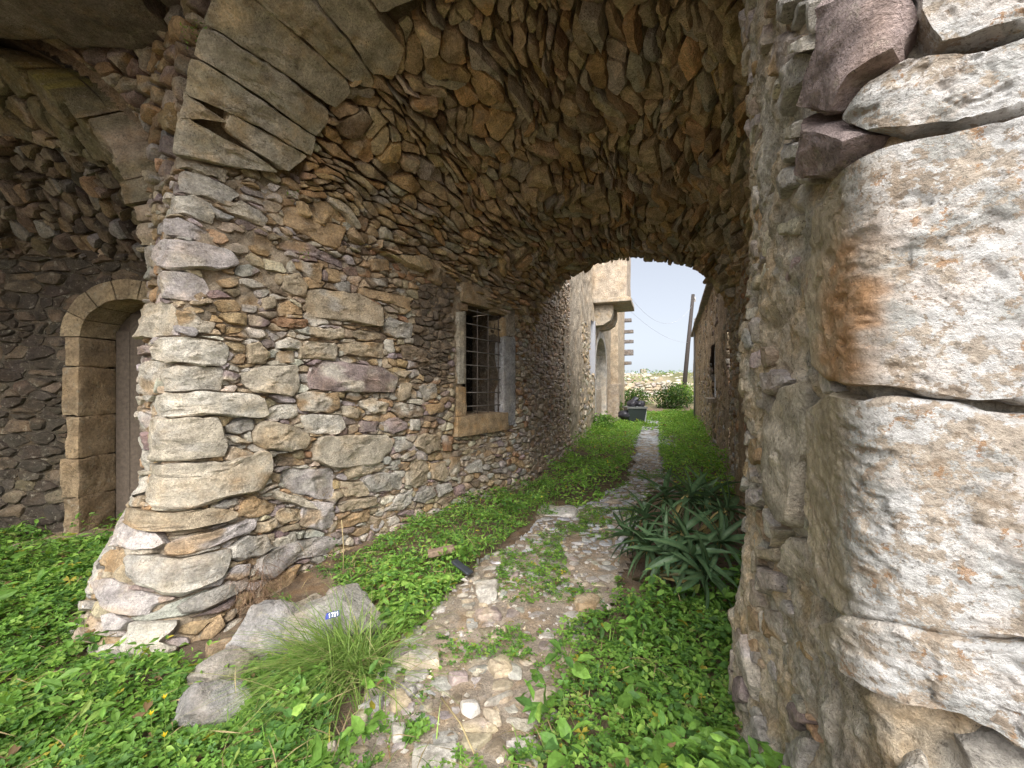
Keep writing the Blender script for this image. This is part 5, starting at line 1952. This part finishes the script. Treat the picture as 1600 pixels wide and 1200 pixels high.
# ------------------------------------------------------------------ boulders and litter
for c, s, seed, tint, lab, rot in [((-1.12, 2.66, .02), (.31, .2, .27), 2, (.46, .44, .39), 'pale grey boulder behind the grass tuft with a blue wrapper on it', .3),
                                   ((-1.52, 2.52, -.02), (.2, .17, .22), 5, (.44, .42, .40), 'grey boulder wedged between the pier and the larger boulder', .8),
                                   ((-1.55, 2.1, -.06), (.19, .14, .12), 8, (.46, .44, .42), 'low grey rock half under the grass tuft, left end', .2),
                                   ((-1.62, 2.32, -.05), (.17, .12, .12), 12, (.42, .38, .33), 'brownish rock at the foot of the pier above the low grey rock', 1.2),
                                   ((-1.62, 2.72, .02), (.13, .09, .15), 31, (.52, .38, .24), 'ochre wedge of stone leaning at the foot of the pier', .5),
                                   ((-1.42, 2.86, .02), (.12, .1, .12), 33, (.5, .43, .33), 'tan rock at the wall foot behind the two grey boulders', 1.0),
                                   ((-1.28, 3.02, .0), (.15, .1, .1), 36, (.46, .4, .36), 'pinkish rock at the wall foot farthest from the grass tuft', .3),
                                   ((-1.78, 2.5, -.03), (.12, .1, .09), 38, (.5, .37, .24), 'small ochre rock beside the lowest block of the pier', 1.5),
                                   ((-.79, 1.8, .0), (.035, .03, .035), 15, (.6, .55, .48), 'small whitish loose stone in the clover, bottom left of the path', 0),
                                   ((-.70, 2.02, .01), (.07, .05, .045), 18, (.52, .5, .47), 'pale loose stone beside the right end of the grass tuft', .4),
                                   ((-.52, 2.12, .01), (.05, .04, .03), 21, (.5, .48, .45), 'small grey loose stone just right of the grass tuft', .9)]:
    s = np.array(s)
    V_, F_ = rock(c, s * (1.2 if s[0] > .16 else 1), seed, 5 if s[0] > .1 else 3, .12, rot, 16)
    T_ = np.tile(np.array(tint) * .74, (len(V_), 1)) * (1 + .3 * fbm(V_ * 7, 4, seed))[:, None]
    tag(add('boulder' if s[0] > .1 else 'loose_stone', V_, F_, M_STONE, T_, None, True, 35), lab, 'rock')

wp = np.array([*gp(521, 961, .27), .27])
wp[1] -= .0
wr = thing('plastic_wrapper', 'crumpled blue and white wrapper lying on the pale boulder', 'litter', wp)
a1 = np.array([.94, .1, .22]); a1 /= np.linalg.norm(a1)
a2 = np.array([-.15, .55, .8]); a2 -= a1 * (a1 @ a2); a2 /= np.linalg.norm(a2)
a3 = np.cross(a1, a2)
n = 9
Vw, Fw = [], []
for j in range(6):
    for i in range(n):
        x, y = (i / (n - 1) - .5) * .078, (j / 5 - .5) * .034
        Vw.append(wp + a1 * x + a2 * y + a3 * (.012 + .006 * math.sin(i * 1.9 + j) + .003 * math.cos(j * 2.2)))
for j in range(5):
    for i in range(n - 1):
        Fw.append((j * n + i, j * n + i + 1, (j + 1) * n + i + 1, (j + 1) * n + i))
Vw = np.array(Vw)
add('film', Vw, Fw, M_PAINT, np.where((np.arange(len(Vw)) % n < 2)[:, None], (.03, .05, .26), (.055, .085, .14)), wr)
SEG = {'1': [((.5, 0), (.5, 1)), ((.5, 1), (.2, .75))], '7': [((0, 1), (1, 1)), ((1, 1), (.4, 0))], '2': [((0, .85), (.5, 1)), ((.5, 1), (1, .75)), ((1, .75), (0, 0)), ((0, 0), (1, 0))]}
Vl, Fl = [], []
for ci, ch in enumerate('1721'):
    for (xa, ya), (xb, yb) in SEG[ch]:
        A = np.array([-.018 + ci * .0155 + xa * .010, -.012 + ya * .02])
        Bp = np.array([-.018 + ci * .0155 + xb * .010, -.012 + yb * .02])
        d = (Bp - A) / np.linalg.norm(Bp - A)
        nrm = np.array([-d[1], d[0]]) * .0019
        b0 = len(Vl)
        for q2 in (A - nrm - d * .001, Bp - nrm + d * .001, Bp + nrm + d * .001, A + nrm - d * .001):
            Vl.append(wp + a1 * q2[0] + a2 * q2[1] + a3 * (.0225 + .0004 * len(Fl)))
        Fl.append((b0, b0 + 1, b0 + 2, b0 + 3))
add('white_lettering', np.array(Vl), Fl, M_PAINT, (.8, .82, .85), wr, False)

g1 = np.array([*gp(722, 905), .10])
tag(add('plastic_scrap', *rough_box(g1, (.75, -.6, -.25), (.55, .8, 0), (.2, -.15, .97), .2, .07, .02, 6, .012, .006, 3, 9), M_PLASTIC, (.04, .045, .055)), 'dark grey plastic scrap lying in the weeds beside the path', 'litter')
g2 = np.array([*gp(690, 884), .13])
tag(add('broken_board', *rough_box(g2, (.95, .25, .12), (-.25, .95, 0), (-.1, 0, 1), .24, .08, .05, 6, .006, .006, 4, 9), M_WOOD, (.24, .17, .12)), 'short broken board lying on the weeds left of the plastic scrap', 'board')

# ------------------------------------------------------------------ the far houses
hd = np.array([.339, .941, 0])
hn = np.array([.941, -.339, 0])
H0 = np.array([1.16, 9.30, 0])


def hp_(u, z, d=0.0):
    return H0 + hd * u + hn * d + np.array([0, 0, z])


house = thing('stone_house', 'tan rendered stone house with arched doorway and corbelled box beyond the passage', 'house', H0 + hd * 6)
HS = Surf(lambda u, v: H0 + hd * np.asarray(u, float)[..., None] + hn * (.03 * vnoise(np.stack([u * .8, v * .8, 0 * u], -1), 7))[..., None] + np.array([0, 0, 1.]) * np.asarray(v, float)[..., None], 0, 13.6, -.3, 7)
AU, AHW, AZS, ARR = 6.35, 1.42, 2.35, .95


def h_mask(U, V):
    e = np.where(V < AZS, np.abs(U - AU) < AHW, ((U - AU) / AHW) ** 2 + ((V - AZS) / ARR) ** 2 < 1)
    s = (np.abs(U - 4.2) < .35) & (V > 1.9) & (V < 3.6)
    return ~e & ~s


backing(HS, 0, 13.5, -.3, 7, .05, h_mask, .0, .04, (.46, .39, .30), M_PLASTER, house, 'wall', 5)
r = np.random.default_rng(37)
seeds = rows_seeds(r, .3, 13.4, -.2, 3.8, lambda u, v: .2, 1.5)
cells = fill_cells(r, .3, 4.6, -.2, 3.4, .03, [], lambda U, V: h_mask(U, V) & (fbm(np.stack([U * .7, V * .7, 0 * U], -1), 3, 91) > -.12), seeds, 1.5, 2e-3)
built = []
for c in cells:
    o = star_outline(c, 12, .03, .02, r)
    if o is not None:
        t_, b2 = stone_tint(r, 'tcgto')
        built.append(build_stone(HS, o, r, r.uniform(.0, .05), .07, t_, 0, 1, 1, .03, b2))
emit(house, built, M_STONE, 'stone', 'rubble', 120)
dpt = .45
dr_ = add('arched_door', *obox(hp_(AU, 1.65, -dpt), hd, hn, (0, 0, 1), 2 * AHW + .2, .06, 3.5), M_WOOD, (.23, .21, .19), house, False)
add('blocking', *rough_box(hp_(AU + .1, .65, -.3), hd, hn, (0, 0, 1), 2 * AHW, .3, 1.5, 8, .05, .05, 5), M_STONE, (.45, .39, .32), house, True, 40)
Vq, Fq = [], []
na = 16
for sgn, d in ((0, .03), (1, -.45)):
    for g in (0, .24):
        prof = [(AU - AHW - g, -.2)] + [(AU - (AHW + g) * math.cos(a), AZS + (ARR + g) * math.sin(a)) for a in np.linspace(0, math.pi, na)] + [(AU + AHW + g, -.2)]
        Vq += [hp_(u, z, d) for u, z in prof]
m_ = na + 2
for j in range(m_ - 1):
    Fq += [(j, j + 1, m_ + j + 1, m_ + j), (j, 2 * m_ + j, 2 * m_ + j + 1, j + 1)]
add('door_surround', np.array(Vq), Fq, M_PLASTER, (.58, .55, .5), house, False)
slit = add('slit_window', *obox(hp_(4.2, 2.75, -.3), hd, hn, (0, 0, 1), .9, .05, 1.9), M_WOOD, (.16, .17, .2), house, False)
add('frame', *obox(hp_(4.62, 2.75, -.05), hd, hn, (0, 0, 1), .12, .2, 1.9), M_PAINT, (.36, .37, .40), slit, False)
# corbelled box and its bracket
add('corbelled_box', *rough_box(hp_(5.5, 5.35, .5), hd, hn, (0, 0, 1), 1.9, 1.15, 1.9, 8, .04, .05, 6, 3), M_PLASTER, (.50, .42, .33), house, True, 40)
add('box_slab', *rough_box(hp_(5.5, 4.34, .55), hd, hn, (0, 0, 1), 2.1, 1.3, .16, 8, .02, .03, 7), M_VOUS, (.47, .41, .33), house, True, 40)
cvv, cff = [], []
prof = [(0, 3.55), (.3, 3.58), (.52, 3.72), (.6, 3.95), (.6, 4.25), (0, 4.25)]
for u in (4.75, 5.15):
    cvv += [hp_(u, z, d) for d, z in prof]
cff = [tuple(range(5, -1, -1)), tuple(range(6, 12))] + [(i, (i + 1) % 6, 6 + (i + 1) % 6, 6 + i) for i in range(6)]
add('corbel', np.array(cvv), cff, M_VOUS, (.44, .38, .3), house, False)
cv2 = np.array(cvv) + hd * 1.25
add('corbel', cv2, cff, M_VOUS, (.42, .36, .28), house, False)
add('buttress', *rough_box(hp_(9.6, .65, .22), hd, hn, (0, 0, 1), 2.2, .5, 1.9, 8, .06, .06, 8, 3), M_STONE, (.44, .37, .29), house, True, 40)
add('quoin_pier', *rough_box(hp_(11.6, 3.1, .12), hd, hn, (0, 0, 1), 3.6, .4, 6.8, 12, .04, .04, 9, 2), M_PLASTER, (.50, .41, .30), house, True, 40)
for k, z in enumerate((4.95, 4.35, 3.83, 3.25, 2.7)):
    add('projecting_stone', *rough_box(hp_(13.2, z, .50 - .1 * (k in (0, 4))), hd, hn, (0, 0, 1), .35, .55, .17 if k != 3 else .3, 4, .02, .02, 50 + k), M_VOUS, (.2, .18, .17), house, True, 40)
hv = [hp_(u, z, d) for d in (-.6, -5) for u, z in ((-.2, -.3), (13.6, -.3), (13.6, 7), (-.2, 7))]
add('house_body', np.array(hv), [(0, 1, 2, 3), (4, 7, 6, 5), (1, 5, 6, 2), (3, 2, 6, 7), (0, 3, 7, 4)], M_PLASTER, (.4, .33, .25), house, False)
add('end_wall', np.array([hp_(13.55, -.3, .05), hp_(13.55, -.3, -.7), hp_(13.55, 7, -.7), hp_(13.55, 7, .05)]), [(0, 1, 2, 3)], M_PLASTER, (.45, .36, .27), house, False)

# right house
rd_ = np.array([.371, .928, 0]); rd_ /= np.linalg.norm(rd_)
rn_ = np.array([-rd_[1], rd_[0], 0])
R0 = np.array([3.40, 6.42, 0])


def rp2(u, z, d=0.0):
    return R0 + rd_ * u + rn_ * d + np.array([0, 0, z])


rhouse = thing('rendered_house', 'low brown rendered house with a narrow window on the right of the path', 'house', R0 + rd_ * 7)
WU0, WU1, WZ0, WZ1 = 2.35, 3.35, 1.30, 2.45
RS = Surf(lambda u, v: R0 + rd_ * np.asarray(u, float)[..., None] + rn_ * (.03 * vnoise(np.stack([u * .9, v * .9, 0 * u + 3], -1), 8))[..., None] + np.array([0, 0, 1.]) * np.asarray(v, float)[..., None], 0, 20, -.3, 4, flip=-1)
backing(RS, 0, 13.3, -.3, 3.76, .04, lambda U, V: ~((U > WU0) & (U < WU1) & (V > WZ0) & (V < WZ1)), 0, .04, (.47, .37, .27), M_PLASTER, rhouse, 'wall', 6)
seeds = rows_seeds(r, .1, 13, -.2, 3.7, lambda u, v: .14, 1.5)
cells = fill_cells(r, .1, 9, -.1, 3.7, .025, [], lambda U, V: ~((U > WU0 - .1) & (U < WU1 + .1) & (V > WZ0 - .1) & (V < WZ1 + .1)) & (fbm(np.stack([U * .9, V * .9, 0 * U], -1), 3, 93) > -.05), seeds, 1.5, 1.5e-3)
built = []
for c in cells:
    o = star_outline(c, 12, .025, .016, r)
    if o is not None:
        t_, b2 = stone_tint(r, 'tbopg')
        built.append(build_stone(RS, o, r, r.uniform(-.005, .03), .06, t_ * .9, 0, 1, 1, .02, b2))
emit(rhouse, built, M_STONE, 'stone', 'rubble', 120)
rw = add('window', *obox(rp2((WU0 + WU1) / 2, (WZ0 + WZ1) / 2, -.14), rd_, rn_, (0, 0, 1), WU1 - WU0 + .1, .04, WZ1 - WZ0 + .1), M_PAINT, (.45, .49, .54), rhouse, False)
for u0, u1, z0, z1 in ((WU0, WU0 + .08, WZ0, WZ1), (WU1 - .08, WU1, WZ0, WZ1), (WU0, WU1, WZ1 - .08, WZ1), (WU0, WU1, WZ0, WZ0 + .06), ((WU0 + WU1) / 2 - .04, (WU0 + WU1) / 2 + .04, WZ0 + .07, WZ1 - .09)):
    add('frame', *obox(rp2((u0 + u1) / 2, (z0 + z1) / 2, -.09), rd_, rn_, (0, 0, 1), u1 - u0, .06, z1 - z0), M_PAINT, (.52, .53, .54), rw, False)
add('sill', *rough_box(rp2((WU0 + WU1) / 2, WZ0 - .05, .04), rd_, rn_, (0, 0, 1), 1.2, .22, .09, 4, .01, .01, 3), M_PLASTER, (.45, .38, .3), rhouse, True, 40)
add('roof_edge', *rough_box(rp2(6.6, 3.80, .0), rd_, rn_, (0, 0, 1), 13.6, .3, .09, 12, .03, .02, 4), M_PLASTER, (.3, .26, .22), rhouse, True, 40)
pz = [rp2(11.2, z, .06) for z in (.2, 2.0, 4.1)] + [rp2(11.3, 4.3, .06), rp2(11.6, 4.35, .02), rp2(11.8, 4.2, 0)]
add('conduit', *tube(pz, .035, 6), M_PAINT, (.22, .22, .22), rhouse)
add('lower_wall', *rough_box(rp2(15.6, 1.55, -.5), rd_, rn_, (0, 0, 1), 4.6, .5, 3.5, 10, .05, .05, 5, 2), M_PLASTER, (.36, .28, .19), rhouse, True, 40)
hv = [rp2(u, z, d) for d in (-.25, -6) for u, z in ((.02, -.3), (13.3, -.3), (13.3, 3.78), (.02, 3.78))]
add('house_body', np.array(hv), [(0, 1, 2, 3), (4, 7, 6, 5), (1, 5, 6, 2), (3, 2, 6, 7), (0, 3, 7, 4)], M_PLASTER, (.3, .22, .16), rhouse, False)

# pole and wires
pb = np.array([0, 0, CAMZ]) + ray(1067, 612) * 31
pb[2] = float(gz(pb[0], pb[1]))
pt_ = np.array([0, 0, CAMZ]) + ray(1083, 460) * 31
pole = thing('utility_pole', 'leaning wooden utility pole rising behind the far bush', 'pole', pb)
add('shaft', *tube([pb - np.array([0, 0, .3]), (pb + pt_) / 2, pt_], [.17, .15, .12], 10), M_WOOD, (.05, .042, .038), pole)
add('bracket', *obox(pt_ - np.array([0, 0, .5]), (1, 0, 0), (0, 1, 0), (0, 0, 1), .34, .1, .1), M_IRON, (.3, .28, .26), pole, False)
add('insulator', *tube([pt_ + np.array([.14, 0, -.45]), pt_ + np.array([.14, 0, -.2])], .04, 6), M_PAINT, (.5, .5, .5), pole)
hc = hp_(12.5, 5.4, .3)


def wire(a, b, sag, lab):
    t = np.linspace(0, 1, 14)[:, None]
    p_ = a * (1 - t) + b * t
    p_[:, 2] -= sag * 4 * (t * (1 - t))[:, 0]
    tag(add('overhead_wire', *tube(p_, .008, 4), M_IRON, (.45, .46, .5)), lab, 'wire')


at30 = lambda x, y, d: np.array([0, 0, CAMZ]) + ray(x, y) * d
wire(hp_(12.5, 5.7, .3), at30(1075, 535, 31), .5, 'lower wire running from the tan house to the pole')
wire(hp_(12.6, 6.6, .3), at30(1081, 478, 31), 1.6, 'upper wire sagging from the tan house to the pole top')

# rubbish bin and bags
bn = np.array([4.98, 16.6, 0])
bin_ = thing('rubbish_bin', 'dark grey bin with a pale rim overflowing with black bags by the house corner', 'bin', bn)


def frustum(c, w0, d0, w1, d1, h):
    b = [(c[0] + i * w0 / 2, c[1] + j * d0 / 2, c[2]) for i, j in ((-1, -1), (1, -1), (1, 1), (-1, 1))]
    t = [(c[0] + i * w1 / 2, c[1] + j * d1 / 2, c[2] + h) for i, j in ((-1, -1), (1, -1), (1, 1), (-1, 1))]
    return hexa(b, t)


add('body', *frustum(bn, .58, .5, .74, .66, .62), M_PLASTIC, (.035, .045, .047), bin_, False)
add('rim', *frustum(bn + np.array([0, 0, .622]), .80, .72, .80, .72, .07), M_PLASTIC, (.17, .18, .18), bin_, False)
add('side_panel', *frustum(bn + np.array([.345, 0, .0]), .04, .4, .12, .5, .6), M_PAINT, (.5, .52, .53), bin_, False)
for k, (dx, dy, z, s, lab) in enumerate([(-.1, 0, .82, .22, 'black rubbish bag heaped on the middle of the bin'), (.22, -.05, .80, .17, 'black rubbish bag slumping over the right of the bin'), (-.42, -.1, .35, .26, 'black rubbish bag slumped on the ground against the left of the bin'), (.05, .12, .98, .14, 'small black bag topping the heap on the bin')]):
    V_, F_ = rock(bn + np.array([dx, dy, z]), (s, s, s * .75), 60 + k, 3, .35, k, 3)
    tag(add('rubbish_bag', V_, F_, M_PLASTIC, (.035, .035, .045), None, True, 50), lab, 'bag')


def bush(name, c, rad, n, size, lab, gain=1.0, w=(3, 2, 4, 1, 4, .5), seed=1):
    rr = np.random.default_rng(seed)
    d = rr.normal(size=(n, 3))
    d /= np.linalg.norm(d, axis=1, keepdims=True)
    q = d * (rr.random((n, 1)) ** .45) * (1 + .35 * fbm(d * 2.2 + seed, 3, seed))[:, None] * np.asarray(rad) + np.asarray(c)
    q = q[q[:, 2] > float(gz(c[0], c[1]))]
    b = thing(name, lab, 'bush', (c[0], c[1], float(gz(c[0], c[1]))))
    strew('foliage', q, rr.uniform(.6, 1.4, len(q)) * size, rotmats(rr, len(q), 1.1), *OVAL, greens(rr, len(q), w, gain), M_LEAF, None, b)
    for k in range(5):
        e = np.asarray(c) + d[k] * np.asarray(rad) * .6
        add('stem', *tube([(c[0] + .05 * k - .1, c[1], float(gz(c[0], c[1]))), e], [.03, .012], 5), M_WOOD, (.14, .11, .08), b)


bush('bush', (10.3, 26.3, .65), (1.25, 1.0, .95), 2600, .13, 'dark rounded bush at the far end of the path beneath the pole', .38, (2, 1, 4, .5, 5, .6), 3)
bush('bush', (8.4, 28.5, .7), (1.2, 1, .6), 1500, .13, 'low olive bush left of the dark rounded bush', .45, (2, 2, 3, 1, 3, 1.5), 4)
bush('bush', (12.0, 28.5, 1.0), (1.0, 1, .7), 1200, .13, 'yellowish bush against the lower wall right of the pole', .8, (1, 3, 1, 4, 0, 4), 5)
bush('shrub', (2.95, 13.2, .3), (.42, .5, .42), 900, .09, 'green shrub at the foot of the tan house before the arched doorway', 1.0, (4, 4, 3, 1, 3, .2), 6)
bush('shrub', (4.6, 17.6, .5), (.28, .3, .5), 300, .12, 'spiky shrub behind the rubbish bags by the house corner', .8, (1, 1, 4, 0, 5, .2), 7)

# terrace wall and far hillside
TS = Surf(lambda u, v: np.stack([5.5 + u + 0 * v, 33 - .12 * u + 0 * v, v + 0 * u], -1), 0, 16, .2, 2.6)
terr = thing('terrace_wall', 'long ruined dry stone terrace wall across the hillside at the end of the path', 'wall', (12, 32, 0))
seeds = rows_seeds(r, 0, 14, .1, 2.2, lambda u, v: .3, 1.6)
cells = fill_cells(r, 0, 14, .1, 1.9, .05, [], lambda U, V: V < 1.55 + .3 * vnoise(np.stack([U * .6, 0 * V, 0 * V], -1), 3), seeds, 1.6, 5e-3)
built = []
for c in cells:
    o = star_outline(c, 10, .05, .02, r)
    if o is not None:
        t_, b2 = stone_tint(r, 'gctg')
        built.append(build_stone(TS, o, r, r.uniform(0, .12), .2, t_, 0, 1, 1, .05, b2))
emit(terr, built, M_STONE, 'stone', 'rubble', 150)
backing(TS, 0, 14, -.2, 1.6, .15, ALL, -.1, .05, (.3, .26, .2), M_MORTAR, terr)
tw = at30(1005, 588, 70)
tower = thing('ruined_tower', 'tiny ruined stone tower on the skyline', 'tower', (tw[0], tw[1], float(gz(tw[0], tw[1]))))
add('masonry', *rough_box((tw[0], tw[1], 3.2), (1, 0, 0), (0, 1, 0), (0, 0, 1), .9, .9, 1.9, 6, .15, .05, 6, 2), M_STONE, (.3, .27, .22), tower, True, 40)
add('wall_stub', *rough_box((tw[0] + .9, tw[1], 2.9), (1, 0, 0), (0, 1, 0), (0, 0, 1), 1.6, .6, .7, 6, .12, .05, 7, 2), M_STONE, (.36, .33, .28), tower, True, 40)
n = 700
rb = np.random.default_rng(5)
rocks = []
for k in range(n):
    x, y = rb.uniform(3, 24), rb.uniform(29, 58)
    s = rb.uniform(.12, .4)
    V_, F_ = rock((x, y, float(gz(x, y))), (s, s, s * .6), k, 1, .2, 0, 4)
    rocks.append((V_, F_, np.array(PAL['gctg'[k % 4]]) * rb.uniform(.8, 1.1)))
V_, F_, T_ = join(rocks)
o = add('hill_stones', V_, F_, M_STONE, T_, None, True, 40, (12, 40, 0), 'stuff')
tag(o, 'loose stones strewn over the far hillside', 'stones')
p = np.stack([rb.uniform(3, 24, 3500), rb.uniform(28, 56, 3500)], 1)
p = p[patch(0, .0, .35, 55)(p)]
q, hf = cushion(rb, p, .5, .1, .4, 15)
o = strew('hill_scrub', q, rb.uniform(.12, .3, len(q)), rotmats(rb, len(q), .8), *OVAL, greens(rb, len(q), (2, 1, 3, 1, 3, 3), .9), M_LEAF)
stuff_label(o, 'low scrub dotting the far hillside', 'scrub')

# repeats share a group
GROUPS = {'boulder': 'boulders at the foot of the pier', 'loose_stone': 'loose stones beside the path', 'rubbish_bag': 'black bags heaped on and by the bin', 'bush': 'bushes at the far end of the path',
          'shrub': 'shrubs at the foot of the tan house', 'overhead_wire': 'wires running to the pole', 'yellow_flower': 'yellow flowers in the clover carpet', 'dry_stalk': 'dry stalks in the ground cover',
          'wall_sprig': 'green sprigs rooted in the masonry'}
for o in list(COL.objects):
    if o.parent is None and o.name.split('.')[0] in GROUPS:
        o['group'] = GROUPS[o.name.split('.')[0]]
